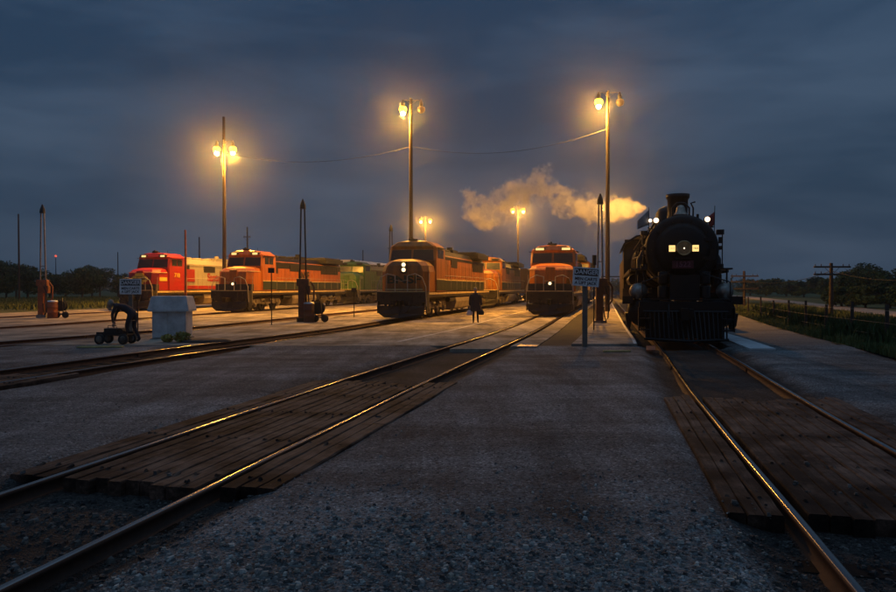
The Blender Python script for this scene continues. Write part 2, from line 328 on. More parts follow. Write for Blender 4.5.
def railtrack(fx, y0, y1, label, ties=None, bed=None):
    t = thing('railway_track', label, 'railway track', (fx((y0+y1)/2), (y0+y1)/2, gz((y0+y1)/2)-.17)); o0 = t.location
    prof = [(-.07,-.17),(-.07,-.155),(-.012,-.13),(-.009,-.05),(-.033,-.034),(-.034,-.012),(-.027,-.005),(-.015,-.0015),(0,0),(.015,-.0015),(.027,-.005),(.034,-.012),(.033,-.034),(.009,-.05),(.012,-.13),(.07,-.155),(.07,-.17)]
    for s in (-1, 1):
        rings = []; y = y0
        while y <= y1 + .01:
            m = slope(fx, y); c = 1/math.hypot(1, m); d = s*.7525
            wob = .006*noise.noise(Vector((y*.35, s*3.1, 0)))
            rings.append([(fx(y) + (d+u+wob)*c - o0.x, y - (d+u)*m*c - o0.y, gz(y)+v + .004*noise.noise(Vector((y*.5, s, 9))) - o0.z) for u, v in prof])
            y += .5 if y < 25 else (1.5 if y < 60 else 6)
        b = MB(); b.loft(rings, True, True)
        o = b.build('rail', [M['rail_side'], M['rail_top']], t)
        n = len(prof)
        for p in o.data.polygons:      # the worn running surface is polished, the sides are rust
            k = p.index % n
            if p.index < (len(rings)-1)*n and 6 <= k <= 9: p.material_index = 1
    jb = MB(); y = max(y0+2.3, 3.2)
    while y < min(y1, 60):
        m = slope(fx, y); a = -math.atan(m)
        for s in (-1, 1):
            for q in (-1, 1):
                d = s*.7525+q*.028; jb.box((fx(y)+d/math.hypot(1,m)-o0.x, y-d*m-o0.y, gz(y)-.088-o0.z), (.022,.62,.07), rz=a)
        y += 11.9
    struct(jb.build('joint_bars', M['rail_side'], t), 'stuff')
    if ties:
        b = MB(); y = ties[0]; rnd = random.Random(len(label))
        while y < ties[1]:
            m = slope(fx, y); a = -math.atan(m)+rnd.uniform(-.01,.01)
            b.box((fx(y)-o0.x, y-o0.y, gz(y)-.222-o0.z), (2.55, .22, .16), rz=a); y += .54
        struct(b.build('ties', M['tie'], t, .01), 'stuff')
    return t

railtrack(XM, -1.0, 140, 'straight track running from the lower left corner to the orange locomotive with low white headlight', (-.6, 5.6))
railtrack(XS, -1.0, 140, 'right hand track under the black steam locomotive', (-.6, 4.7))
railtrack(XA, 4.0, 150, 'track left of the middle under the orange locomotive with the double headlight on its nose', (4, 20))
railtrack(XB, 12.0, 150, 'empty track in the concrete apron between the two rows of orange locomotives', (12, 21))
railtrack(X2, 22.0, 170, 'track under the bright orange locomotive with lit number boards at left')
railtrack(X1, 30.0, 170, 'farthest left track under the red and silver locomotive')

# ------------------------------------------------------------------ ground sheets
def bedfac(x, y):      # how far a point lies in a sunken track bed, 0..1
    v = 0
    for fx, lo, hi in ((XM, -9, 60), (XS, -9, 60), (XA, 3, 60), (XB, 11, 60)):
        if lo < y < hi:
            d = abs(x-fx(y))*.97
            v = max(v, 1-ss(.86, 1.42, d))
    return v
def hump(x, y):        # uneven gravel surface
    n = noise.noise(Vector((x*.22, y*.3, 1.7)))*.035 + noise.noise(Vector((x*.9, y*1.1, 4)))*.014 + noise.noise(Vector((x*3.7, y*3.9, 8)))*.007 + noise.noise(Vector((x*11, y*11, 2)))*.005
    return n
def fence_x(y): return 13.3 + (y-23)*.30
YE = 20.4
def edge_y(x): return YE + .5*noise.noise(Vector((x*.35, 3, 3))) + .15*noise.noise(Vector((x*1.9, 1, 3)))
b = MB(); xs = []; x = -46.0
while x < 17: xs.append(x); x += .11 if -7 < x < 9 else (.3 if x > -20 else 1.0)
ys = []; y = -1.5
while y < YE+.8: ys.append(y); y += (.09 if y < 9 else .22)
nxx = len(xs); vv = []
for j, y in enumerate(ys):
    for i, x in enumerate(xs):
        yy = y
        if j >= len(ys)-2: yy = edge_y(x) + (j-len(ys)+2)*.25
        elif j > len(ys)-12: yy = y + (edge_y(x)-.1-ys[-3])*(j-(len(ys)-12))/9
        bf = bedfac(x, yy)
        z = gz(yy) - .018 + hump(x, yy)*(1-.5*bf) - .125*bf
        z += -.10 if j == len(ys)-1 else (.02 if j > len(ys)-9 else 0)
        vv.append((x, yy, z))
b.add(vv, [(j*nxx+i, j*nxx+i+1, (j+1)*nxx+i+1, (j+1)*nxx+i) for j in range(len(ys)-1) for i in range(nxx-1)], True)
# gravel with the oily bed of each track mixed in by a painted mask of where the bed really lies
go = b.build('gravel_ground', M['gravel']); struct(go)
me = go.data; ca = me.attributes.new('bed', 'FLOAT', 'POINT')
ca.data.foreach_set('value', [bedfac(p[0]+.1*noise.noise(Vector((p[0]*3, p[1]*3, 0))), p[1]) for p in vv])
gm = M['gravel'].copy(); gm.name = 'gravel_and_oily_bed'; t = gm.node_tree; bs = t.nodes['Principled BSDF']
at = N(t, 'ShaderNodeAttribute', attribute_name='bed'); src = bs.inputs['Base Color'].links[0].from_socket
mx = N(t, 'ShaderNodeMix', data_type='RGBA', blend_type='MULTIPLY'); mx.inputs[7].default_value = (.30,.25,.22,1)
nn = N(t, 'ShaderNodeTexNoise'); nn.inputs['Scale'].default_value = 1.6; nn.inputs['Detail'].default_value = 6; gg = N(t, 'ShaderNodeNewGeometry'); t.links.new(gg.outputs['Position'], nn.inputs[0])
ma = N(t, 'ShaderNodeMath', operation='MULTIPLY_ADD', use_clamp=True); ma.inputs[1].default_value = 1.5; ma2 = N(t, 'ShaderNodeMath', operation='SUBTRACT'); ma2.inputs[1].default_value = .62
t.links.new(nn.outputs[0], ma2.inputs[0]); t.links.new(at.outputs['Fac'], ma.inputs[0]); t.links.new(ma2.outputs[0], ma.inputs[2])
t.links.new(src, mx.inputs[6]); t.links.new(ma.outputs[0], mx.inputs[0]); t.links.new(mx.outputs[2], bs.inputs['Base Color'])
me.materials.clear(); me.materials.append(gm)

# base ground to the horizon: dark ballast in the yard, rough grass outside
b = MB(); gx = [-3000,-1200,-500,-250,-120,-80,-60,-50,-45,-40,-35,-30,-20,-10,0,10,15,20,25,30,40,60,100,200,500,1200,3000]
gy = [-400,-100,-20,0,10,14,17,20,23,26,29,32,40,60,80,100,150,200,300,500,900,1600,3500]
b.add([(x, y, gz(y)-.33 + (0 if y < 250 else min(6, (y-250)*.004)*0)) for y in gy for x in gx], [(j*len(gx)+i, j*len(gx)+i+1, (j+1)*len(gx)+i+1, (j+1)*len(gx)+i) for j in range(len(gy)-1) for i in range(len(gx)-1)])
struct(b.build('ground', M['ballast']))
grass_m = mat('rough_grass_ground', (.12,.125,.05), .95, 0, .5, .35, bump=.8, bscale=3, dcol=(.06,.07,.03), spec=.1)
struct(strip('grass_field', grass_m, lambda y: -900, lambda y: X1(y)-7.5, 25, 1500, -.06, 3))
struct(strip('grass_verge', grass_m, lambda y: fence_x(y)-.9+.35*noise.noise(Vector((y*.5, 0, 0))), lambda y: fence_x(y)+9+(y*.02), -1, 600, .03, 1.0))
path_m = mat('pale_dirt_track', (.34,.27,.20), .9, 0, .3, .5, dcol=(.18,.15,.10))
struct(strip('dirt_road', path_m, lambda y: fence_x(y)+8.2+.3*noise.noise(Vector((y*.2,5,0))), lambda y: fence_x(y)+11.6+.3*noise.noise(Vector((y*.2,9,0))), -1, 400, .05, 2))
struct(strip('meadow', grass_m, lambda y: fence_x(y)+11, lambda y: 900, -1, 1500, .035, 3))
# concrete apron in strips between the tracks
def e(fx, d): return lambda y: fx(y)+d
CO = M['concrete']
struct(strip('concrete_apron', CO, e(X1,-6.5), e(X1,-.85), 29, 170, -.02, thick=.2))
struct(strip('concrete_apron', CO, e(X1,.85), e(X2,-.85), 21.2, 170, -.02, thick=.2))
struct(strip('concrete_apron', CO, e(X2,.85), e(XB,-.85), 21.2, 170, -.02, thick=.2))
struct(strip('concrete_apron', CO, e(XB,.85), e(XA,-.85), 21.0, 150, -.02, thick=.2))
struct(strip('concrete_apron', CO, e(XA,.85), e(XM,-.95), 20.7, 150, -.02, thick=.2))
struct(strip('concrete_apron', CO, e(XM,-.62), e(XM,.62), 19.6, 150, -.03, thick=.15))
struct(strip('concrete_walkway', CO, e(XM,1.0), e(XM,1.75), 20.2, 150, .0, thick=.2))
struct(strip('asphalt_strip', M['asphalt'], e(XM,1.75), lambda y: XS(y)-3.30+.02*(y-20), 20.2, 95, -.03, thick=.2))
struct(strip('platform', M['platform'], lambda y: XS(y)-3.35+.02*(y-20), e(XS,-1.42), 20.3, 95, .06, thick=.3))
struct(strip('painted_line', M['paint_line'], e(XM,-3.02), e(XM,-2.90), 22.5, 120, -.012))
struct(strip('platform_edge_line', M['paint_line'], e(XS,-1.53), e(XS,-1.44), 20.35, 95, .066))
road_m = gravel_mat('compacted_gravel_road', (.09,.085,.08), (.17,.155,.14), (.30,.28,.25), 30, .4, .02, (.5,.5,.52))
struct(strip('gravel_road', road_m, e(XS,1.25), lambda y: fence_x(y)-.6, 20.4, 200, .0, 1.0, thick=.2, nx=4))
slab = strip('concrete_slab', M['pale'], e(XS,1.60), e(XS,2.30), 18.9, 60, .035, 1.0, thick=.2); struct(slab)

# expansion joints of the apron: narrow grooves filled with tar
b = MB()
for (fl, fr, d0, d1) in ((XA,XM,.9,-1.0),(XB,XA,.9,-.9),(X2,XB,.9,-.9)):
    y = 22.0
    while y < 90:
        xl, xr = fl(y)+d0, fr(y)+d1; m = .23
        yl, yr = y+.0, y-(xr-xl)*.23
        if yr > 21: b.add([(xl,yl,gz(yl)-.015),(xr,yr,gz(yr)-.015),(xr,yr+.035,gz(yr)-.015),(xl,yl+.035,gz(yl)-.015)], [(0,1,2,3)])
        y += 4.6
struct(b.build('apron_joints', M['ballast']))

# dark oil stains and tar patches on the apron and loose ballast stones near the camera
def stones(n, seed, inbed):
    rnd = random.Random(seed); b = MB()
    for k in range(n):
        y = 2.6 + 7.5*rnd.random()**1.25; x = rnd.uniform(-.68*y-.3, .68*y+.3)
        bf = bedfac(x, y)
        if (bf > .45) != inbed: continue
        dm, dS = abs(x-XM(y)), abs(x-XS(y))
        on = (dm < 1.30 and 5.8 < y < 12) or (dS < 1.32 and 4.9 < y < 10.2)
        if on and (rnd.random() < .80 or noise.noise(Vector((x*1.5, y*1.5, 31))) < .0): continue
        if abs(dm-.7525) < .09 or abs(dS-.7525) < .09: continue
        dens = noise.noise(Vector((x*.6, y*.6, 11)))
        if y > 4.6+dens*3 and rnd.random() < min(.96,.45+.25*(y-4.6)): continue
        z = gz(y) - .018 + hump(x, y)*(1-.5*bf) - .125*bf
        if on: z = gz(y)-.012
        r = (.005+.018*rnd.random()**2.4)*(1.1 if bf > .5 else (.85 if y < 5.2 else .55))
        a = rnd.uniform(0, 6.28); sx, sy, sz = r*rnd.uniform(.8,1.4), r*rnd.uniform(.7,1.1), r*rnd.uniform(.5,.9)
        vs = []
        for (u, v, w_) in ((-1,-.8,-.6),(1,-.9,-.5),(.9,1,-.6),(-.8,.9,-.5),(-.6,-.6,.8),(.7,-.5,.9),(.5,.7,.7),(-.7,.5,1)):
            u += rnd.uniform(-.3,.3); v += rnd.uniform(-.3,.3); w_ += rnd.uniform(-.25,.25)
            px, py = u*sx, v*sy
            vs.append((x+px*math.cos(a)-py*math.sin(a), y+px*math.sin(a)+py*math.cos(a), z+sz*.45+w_*sz))
        b.add(vs, [(3,2,1,0),(4,5,6,7),(0,1,5,4),(1,2,6,5),(2,3,7,6),(3,0,4,7)])
    return b
struct(stones(36000, 3, False).build('loose_gravel', M['stones']), 'stuff')
struct(stones(20000, 8, True).build('track_ballast', M['stones_oily']), 'stuff')

# ------------------------------------------------------------------ timber crossings
def crossing(fx, y0, y1, label, top=-.012, outl=.40, outr=.48, wm='plank'):
    ym = (y0+y1)/2; m = slope(fx, ym); a = -math.atan(m)
    t = thing('timber_crossing', label, 'level crossing', (fx(ym), ym, gz(ym)+top-.14), a)
    rnd = random.Random(int(y0*10)+len(label)); Lh = (y1-y0)/2*math.hypot(1,m)
    def panel(x0, x1, n, l0=0, l1=0, nm='centre_planks'):
        b = MB(); wdt = (x1-x0)/n
        for k in range(n):
            xa = x0+k*wdt+rnd.uniform(.002,.008); xb = x0+(k+1)*wdt-rnd.uniform(.002,.008); dz = rnd.uniform(-.005,.003); e0 = rnd.uniform(-.045,.045); e1 = rnd.uniform(-.25,.2)
            cuts = [-Lh+l0+e0, rnd.uniform(-.4,.4), Lh+l1+e1]
            for q in range(2):
                nseg = 14; rings = []
                for i in range(nseg+1):
                    yy = cuts[q]+.006+(cuts[q+1]-cuts[q]-.012)*i/nseg; zz = .14+dz+.004*noise.noise(Vector((k*3.3, yy*1.3, q))); xo = .010*noise.noise(Vector((k*1.7+x0, yy*1.6, 5))); zz += .008*noise.noise(Vector((k*5.1, yy*4, q+3))); dl = .008+.006*noise.noise(Vector((k*2.1,yy*6,8)))
                    rings.append([(xa+xo,yy,0),(xb+xo,yy,0),(xb+xo,yy,zz-.014),(xb+xo-dl,yy,zz),(xa+xo+dl,yy,zz),(xa+xo,yy,zz-.014)])
                b.loft(rings)
        for k in range(n):
            for yy in (-Lh+.35, -Lh*.45, Lh*.05, Lh*.5, Lh-.4):
                xx = x0+(k+.5)*wdt+rnd.uniform(-.05,.05); b.cyl((xx,yy+rnd.uniform(-.1,.1),.12),(xx,yy,.143),.018,n=6)
        o = b.build(nm, M[wm], t)
        return o
    panel(-.655, .655, 9)
    panel(-.82-outl, -.82, 3, -.05, .1, 'outer_planks'); panel(.82, .82+outr, 3, .1, .3, 'outer_planks')
    return t
crossing(XM, 5.9, 12.1, 'wide timber plank crossing in the left foreground track')
crossing(XS, 4.9, 10.3, 'timber plank crossing in the right foreground track ahead of the steam locomotive', wm='plank_dirty')
crossing(XA, 9.2, 13.2, 'timber plank crossing at the left edge in the farther track', outl=.3, outr=.3)
# small boards lying about
def board(name, label, px, Y, ln, wd, rz, m, cat='board'):
    b = MB(); b.box((0,0,.02), (ln, wd, .04)); o = b.build(name, m, None, .006); o.location = (PX(px,Y), Y, gz(Y)+.005); o.rotation_euler = (0,0,rz); return tag(o, label, cat)
board('wooden_board', 'pale board lying on the gravel left of the steam locomotive', 617, 18.1, .72, .10, .06, M['limewood'])
board('wooden_wedge', 'rusty board beside the left rail just ahead of the steam locomotive', 651, 19.0, .24, 1.3, -.28, M['crane'])
board('wooden_board', 'pale yellow board lying on the gravel below the wheeled cart', 100, 19.6, 1.25, .16, .05, M['limewood'])
board('rail_clamp_plate', 'bright steel plate at the end of the concrete walkway beside the middle track', 528, 19.9, .55, .5, -.3, M['bright_steel'], 'plate')

# ================================================================== lamp posts
def lamp_unit(t, x, z, lit, pw=1.0):
    b = MB(); b.lathe((x,0,z-.05), (0,0,1), [(0,.10),(.04,.16),(.30,.15),(.42,.08),(.55,.04)], 14)
    f = b.build('lamp_housing', M['galv'], t)
    g = MB(); g.lathe((x,0,z-.07), (0,0,-1), [(0,.17),(.06,.28),(.24,.32),(.42,.25),(.54,.06)], 16)
    g.build('lamp_globe', E_LAMP if lit else M['dimglobe'], f)
    if lit:
        g = MB(); g.ball((x,0,z-.60), .19, 12); g.build('lamp_bulb', E_CORE, f)
        ld = bpy.data.lights.new('sodium_light', 'SPOT'); ld.energy = LAMP_W*pw; ld.color = SODIUM; ld.shadow_soft_size = .2; ld.spot_size = R(134); ld.spot_blend = .40
        lo = bpy.data.objects.new('sodium_light', ld); C.objects.link(lo); lo.parent = t; lo.location = (x, 0, z-.75)
        ld = bpy.data.lights.new('sodium_glow', 'POINT'); ld.energy = LAMP_W*.18; ld.color = SODIUM; ld.shadow_soft_size = .2
        lo = bpy.data.objects.new('sodium_glow', ld); C.objects.link(lo); lo.parent = t; lo.location = (x, 0, z-.80)
M['dimglobe'] = emit('unlit_globe_faint_glow', (1.0,.45,.12), .25)  # unlit globe; the light it catches is put in as faint emission
def lamp_post(px, Y, hgt, arms, label, drop=.15, over=0, pw=1.0):
    X = PX(px, Y); g0 = gz(Y)-.02
    t = thing('lamp_post', label, 'lamp post', (X, Y, g0), 0, 'tall sodium lamp posts in the yard')
    b = MB(); n = 8
    b.tube([(0,0,-.2)]+[(.02*noise.noise(Vector((k,px,0))),0,hgt*k/n) for k in range(1,n+1)], [.19]+[.185-.07*k/n for k in range(1,n+1)], 12)
    b.build('pole', M['woodpole'], t)
    a = MB()
    za = hgt-over-drop
    for (x, lit) in arms:
        a.tube([(0,-.02,za),(x*.6,-.02,za+.06),(x,0,za+.02)], .028, 6)
        a.tube([(0,-.02,za-.35),(x*.55,-.02,za+.03)], .016, 6)
    a.box((0,-.16,za-.1), (.12,.05,.5)); a.build('bracket_arm', M['galv'], t)
    for (x, lit) in arms: lamp_unit(t, x, za-.38, lit, pw)
    return t
lamp_post(224.5, 60.8, 16.7, [(-.62,1),(.78,1)], 'leftmost tall lamp post, two lit lamps, behind the bright orange locomotive', over=2.15, drop=0, pw=.45)
lamp_post(411, 54.6, 16.6, [(-.62,1),(.80,0)], 'tall lamp post behind the double headlight locomotive, left lamp lit, right lamp out')
lamp_post(607.5, 52.1, 16.5, [(-.70,1),(.88,0)], 'rightmost tall lamp post on the platform beside the steam locomotive, left lamp lit')
lamp_post(425.5, 142, 16.3, [(-.95,1),(.95,1)], 'smallest distant twin lamp post low above the orange locomotive roof')
lamp_post(518, 122, 16.2, [(-.9,1),(.9,1)], 'distant twin lamp post in the steam left of the locomotive with low headlight')
lamp_post(607.5, 119, 16.4, [(-.8,1),(.85,1)], 'distant twin lamp post showing just past the platform lamp post')
# cable between the three tall posts
def cable(p, q, sag, name, label, r=.018, n=24):
    p, q = Vector(p), Vector(q); b = MB()
    b.tube([p.lerp(q, k/n) - Vector((0,0,sag*4*(k/n)*(1-k/n))) for k in range(n+1)], r, 5)
    return tag(b.build(name, M['rubber']), label, 'cable')
A1 = (PX(224.5,60.8), 60.8, PZ(153,60.8)); A2 = (PX(411,54.6), 54.5, PZ(147,54.6)); A3 = (PX(607.5,52.1), 52.0, PZ(129,52.1))
cable(A1, A2, 1.0, 'overhead_cable', 'sagging cable between the leftmost and the middle tall lamp posts')
cable(A2, A3, 1.1, 'overhead_cable', 'sagging cable between the middle and the rightmost tall lamp posts')

# ================================================================== diesel locomotives
def ring(x, y0, y1, z, ch=.0, cb=0.0):
    """plan ring of a body: half width x, from y0 to y1, front corners chamfered by ch, rear corners by cb"""
    return [(-x+ch, y0, z), (x-ch, y0, z), (x, y0+ch*1.15, z), (x, y1-cb, z), (x-cb, y1, z), (-x+cb, y1, z), (-x, y1-cb, z), (-x, y0+ch*1.15, z)]
def wheelset(b, y, r=.53):
    for s in (-1, 1):
        b.lathe((s*.69, y, r), (s,0,0), [(0,r+.025),(.03,r+.025),(.035,r),(.13,r-.01),(.135,r*.82),(.09,r*.74),(.09,r*.3),(.16,r*.28),(.17,.05)], 28)
    b.cyl((-.7,y,r),(.7,y,r),.09,n=10)
def truck(par, y0, spacing, frame_m):
    b = MB()
    for s in (-1, 1):
        x = s*1.08; L0, L1 = -spacing-.75, spacing+.75
        b.prism([(y0+L0,.62),(y0+L0+.25,.95),(y0-spacing*.5,.98),(y0-.5,.72),(y0+.5,.72),(y0+spacing*.5,.98),(y0+L1-.25,.95),(y0+L1,.62),(y0+L1-.3,.5),(y0+spacing*.5,.62),(y0,.5),(y0-spacing*.5,.62),(y0+L0+.3,.5)], 'x', x-.06, x+.06)
        for k in (-1,0,1):
            b.box((x+s*.09, y0+k*spacing, .52), (.16,.34,.34)); b.cyl((x+s*.1,y0+k*spacing,.52),(x+s*.22,y0+k*spacing,.52),.11,n=12)
            for q in (-.27,.27):
                for z in (.62,.70,.78,.86): b.cyl((x+s*.08,y0+k*spacing+q,z),(x+s*.08,y0+k*spacing+q,z+.04),.07,n=8)
        b.cyl((x+s*.12,y0-spacing*.5,.86),(x+s*.12,y0-spacing*.5+.5,.9),.09,n=10); b.cyl((x+s*.12,y0+spacing*.5,.86),(x+s*.12,y0+spacing*.5-.5,.9),.09,n=10)
        b.tube([(x+s*.15,y0+L0+.1,.35),(x+s*.15,y0+L0,.9),(x+s*.12,y0+L0+.3,1.05)],.02,6)
    tr = b.build('truck', frame_m, par, .012)
    for k in (-1,0,1):
        wb = MB(); wheelset(wb, y0+k*spacing); wb.build('wheelset', M['steel_dark'], tr)
    return tr
def rail_line(b, pts, z0, z1, r=.017, post=None):
    b.tube([(p[0],p[1],p[2]) for p in pts], r, 6)
def diesel(name, label, X, Y, slope_, body, hoodm, bandm, roofm, style, nosem=None, num=None, word=None, wordm=None, cat='locomotive', length=21.5, headhigh=False, nbw=.56, lit=True):
    Z = gz(Y+8)
    t = thing(name, label, cat, (X, Y, Z), -math.atan(slope_))
    BK = M['black']; nosem = nosem or body
    Lr = length
    # frame, pilot, plow
    b = MB(); b.box((0, Lr/2, 1.42), (2.9, Lr-1.3, .30)); b.box((0,Lr/2,1.2),(1.1,Lr-3,.3)); b.build('underframe', BK, t, .02)
    b = MB(); b.box((0,.42,1.32),(2.95,.16,.56)); b.box((0,.75,1.60),(2.95,.75,.06))
    b.loft([[(-1.02,.30,.10),(0,-.12,.08),(1.02,.30,.10),(1.02,.38,.10),(0,-.02,.08),(-1.02,.38,.10)], [(-1.36,.34,.34),(0,-.02,.34),(1.36,.34,.34),(1.36,.42,.34),(0,.08,.34),(-1.36,.42,.34)], [(-1.45,.36,.80),(0,.12,.80),(1.45,.36,.80),(1.45,.44,.80),(0,.2,.80),(-1.45,.44,.80)]])
    for k in (-1.1,-.7,.7,1.1): b.box((k,.33,1.25),(.05,.06,.5))
    b.box((0,.33,1.50),(2.9,.05,.06)); b.box((0,.36,.95),(2.6,.05,.22))
    b.build('snowplow', M['plow'], t, .01)
    b = MB(); b.box((0,.1,.98),(.30,.7,.26)); b.box((-.1,-.35,.95),(.18,.42,.34)); b.box((.13,-.28,.95),(.10,.30,.30)); b.tube([(.55,.3,1.1),(.6,.02,.75),(.5,-.05,.45),(.42,.1,.4)],.03,6); b.tube([(-.55,.3,1.1),(-.62,.02,.75),(-.5,-.05,.5)],.03,6)
    b.build('coupler', M['steel_dark'], t, .02)
    for s in (-1,1):
        b = MB()
        for k in range(4): b.box((s*1.28,.62+.02*k,.45+.33*k),(.44,.34,.04))
        b.box((s*1.50,.75,.95),(.03,.5,1.2)); b.box((s*1.06,.75,.95),(.03,.5,1.2)); b.build('steps', M['plow'], t)
    if style == 'rear' or style == 'plainhood':
        pass
    # nose
    b = MB()
    if style == 'wide':
        nt_ = 3.46
        b.loft([ring(1.42,.98,3.1,1.6,.38), ring(1.42,.98,3.1,2.5,.38), ring(1.42,1.06,3.1,3.02,.40), ring(1.32,1.35,3.1,3.30,.46), ring(.9,1.9,3.1,nt_,.5)])
    else:
        b.loft([ring(1.45,.95,3.1,1.6,.30), ring(1.45,.95,3.1,2.8,.30), ring(1.38,1.0,3.1,3.15,.34), ring(1.12,1.1,3.1,3.40,.4), ring(.7,1.35,3.1,3.55,.4)])
    b.build('nose', nosem, t, .05)
    if style == 'wide':
        b = MB(); b.tube([(-1.44,1.6,3.06),(-1.44,1.5,3.06),(-1.02,1.035,3.07),(0,1.02,3.10),(1.02,1.035,3.07),(1.44,1.5,3.06),(1.44,2.5,3.06)],.028,6); b.build('nose_trim', M['sill'], t)
    b = MB(); b.box((.0,1.02 if style=='wide' else .985,2.45),(.62,.12,1.5)); b.build('nose_door', nosem, t, .03)
    if style == 'wide':
        b = MB(); b.box((0,.985,1.85),(2.2,.06,.5)); b.box((0,1.2,1.86),(2.89,.5,.5)); b.build('nose_skirt', BK, t, .02)
    # cab
    b = MB()
    b.loft([ring(1.52,2.62,5.0,1.6,.10), ring(1.52,2.62,5.0,3.50,.10), ring(1.50,2.80,5.0,4.22,.14), ring(1.44,2.70,5.0,4.40,.16), ring(1.02,2.85,5.0,4.68,.15), ring(.5,2.95,5.0,4.74,.1)])
    b.build('cab', body, t, .03)
    # windshields, side windows
    for s in (-1,1):
        g = MB(); g.loft([[(s*.07,2.612,3.56),(s*1.36,2.612,3.52),(s*1.36,2.66,3.52),(s*.07,2.66,3.56)],[(s*.07,2.765,4.18),(s*1.30,2.765,4.16),(s*1.30,2.80,4.16),(s*.07,2.80,4.18)]])
        g.build('windshield', M['glass'], t)
        for (a0,a1) in ((3.1,3.75),(3.83,4.5)):
            g = MB(); g.box((s*1.522,(a0+a1)/2,3.92),(.02,a1-a0,.52)); g.build('side_window', M['glass'], t, .01)
    b = MB()
    for s in (-1,1):
        b = MB(); b.prism([(2.9,4.28),(4.8,4.28),(4.8,4.31),(2.9,4.31)],'x',s*1.50,s*1.66); b.build('drip_edge', M['steel_dark'], t)
    b = MB(); b.box((0,3.0,4.8),(.5,.12,.1)); b.box((-.2,3.5,4.78),(.5,.2,.1)); b.tube([(-.3,3.6,4.85),(-.3,3.15,4.86)],[.03,.07],8); b.tube([(-.15,3.6,4.9),(-.15,3.1,4.92)],[.03,.07],8)
    b.build('horn', M['steel_dark'], t); b = MB(); b.tube([(.35,4.2,4.68),(.35,4.2,5.0)],.015,6); b.build('antenna', M['steel_dark'], t)
    # headlight + number boards
    if headhigh:      # twin headlight on the nose
        b = MB(); b.box((0,.98,3.05),(.40,.20,.74)); h = b.build('headlight_housing', BK, t, .05)
        for z in (2.90,3.20):
            g = MB(); g.cyl((0,.875,z),(0,.865,z),.12,n=20); g.build('headlight', E_HEAD, h)
    else:
        b = MB(); b.box((.0,.955,2.12),(.55,.05,.30)); h = b.build('headlight_housing', BK, t, .03)
        g = MB(); g.cyl((-.02,.925,2.12),(-.02,.915,2.12),.10,n=18); g.build('headlight', E_HEAD if lit else M['glass'], h)
        for s in (-1,1):
            b = MB(); b.box((s*.88,2.86,4.46),(.74,.30,.24)); nb = b.build('number_board_box', BK, t, .03)
            g = MB(); g.box((s*.88,2.704,4.46),(nbw,.012,.15)); g.build('number_board', E_NUMW if style=='wide' else M['glass'], nb)
    for s in (-1,1):
        g = MB(); g.cyl((s*1.12,.33,1.3),(s*1.12,.32,1.3),.09,n=14); g.build('ditch_light', M['glass'], t)
    # hood with doors, radiator
    zr = 3.42 if style == 'wide' and bandm else 3.72
    hw = 1.02
    b = MB(); hb = [( -hw,1.6),(hw,1.6),(hw,3.95),(hw-.3,4.3),(-hw+.3,4.3),(-hw,3.95)]
    b.prism(hb,'y',5.0,Lr-1.2)
    b.build('hood', hoodm, t, .03)
    for s in (-1,1):
        b = MB(); y = 5.5
        b.box((s*(hw+.004),Lr/2+1.8,2.62),(.012,Lr-7.2,1.5))
        while y < Lr-2.0:
            b.box((s*(hw+.012),y+.32,2.65),(.024,.60,1.5)); b.box((s*(hw+.035),y+.1,2.6),(.02,.03,.12)); y += .72
        b.build('hood_doors', hoodm, t, .01)
    b = MB()
    b.prism([(-hw-.02,zr),(hw+.02,zr),(hw+.02,3.9),(hw-.26,4.34),(-hw+.26,4.34),(-hw-.02,3.9)],'y',5.05,Lr-1.3)
    b.box((0,Lr-4.0,4.35),(3.0,4.6,.42)); b.box((0,Lr-4.0,4.62),(2.6,4.2,.12))
    for k in range(3): b.lathe((0,7.4+k*1.6,4.30),(0,0,1),[(0,.5),(.22,.5),(.24,.4)],16)
    b.box((0,12.4,4.45),(1.0,1.6,.34)); b.box((0,6.0,4.40),(1.5,1.2,.22)); b.cyl((0,12.6,4.6),(0,12.6,4.85),.22,n=14)
    b.build('roof_equipment', roofm, t, .02)
    for s in (-1,1):
        b = MB()
        for k in range(9): b.box((s*(hw+.03),Lr-6.2+k*.5,3.45),(.05,.42,.7))
        b.build('radiator_grille', M['steel_dark'], t, .01)
        b = MB(); b.box((s*(hw+.02),5.8,3.4),(.05,1.1,.8)); b.build('intake_grille', M['steel_dark'], t, .01)
        b = MB(); b.box((s*(hw+.02),9.6,3.5),(.05,1.9,.55)); b.build('intake_grille', M['steel_dark'], t, .01)
    # stripes
    if bandm:
        for s in (-1,1):
            b = MB(); b.box((s*(hw+.03),Lr/2+1.9,2.0),(.03,Lr-6.3,.66)); b.build('colour_band', bandm, t)
            b = MB(); b.box((s*1.535,3.85,2.0),(.02,2.2,.66)); b.build('colour_band', bandm, t)
            b = MB(); b.box((s*(hw+.035),Lr/2+1.9,2.36),(.035,Lr-6.3,.07)); b.build('pinstripe', M['sill'], t)
            b = MB(); b.box((s*1.54,3.85,2.36),(.02,2.2,.07)); b.build('pinstripe', M['sill'], t)
    b = MB()
    for s in (-1,1): b.box((s*1.462,Lr/2,1.50),(.02,Lr-2.4,.13))
    b.box((0,.328,1.62),(2.9,.02,.05)); b.build('sill_stripe', M['sill'], t)
    # handrails
    b = MB()
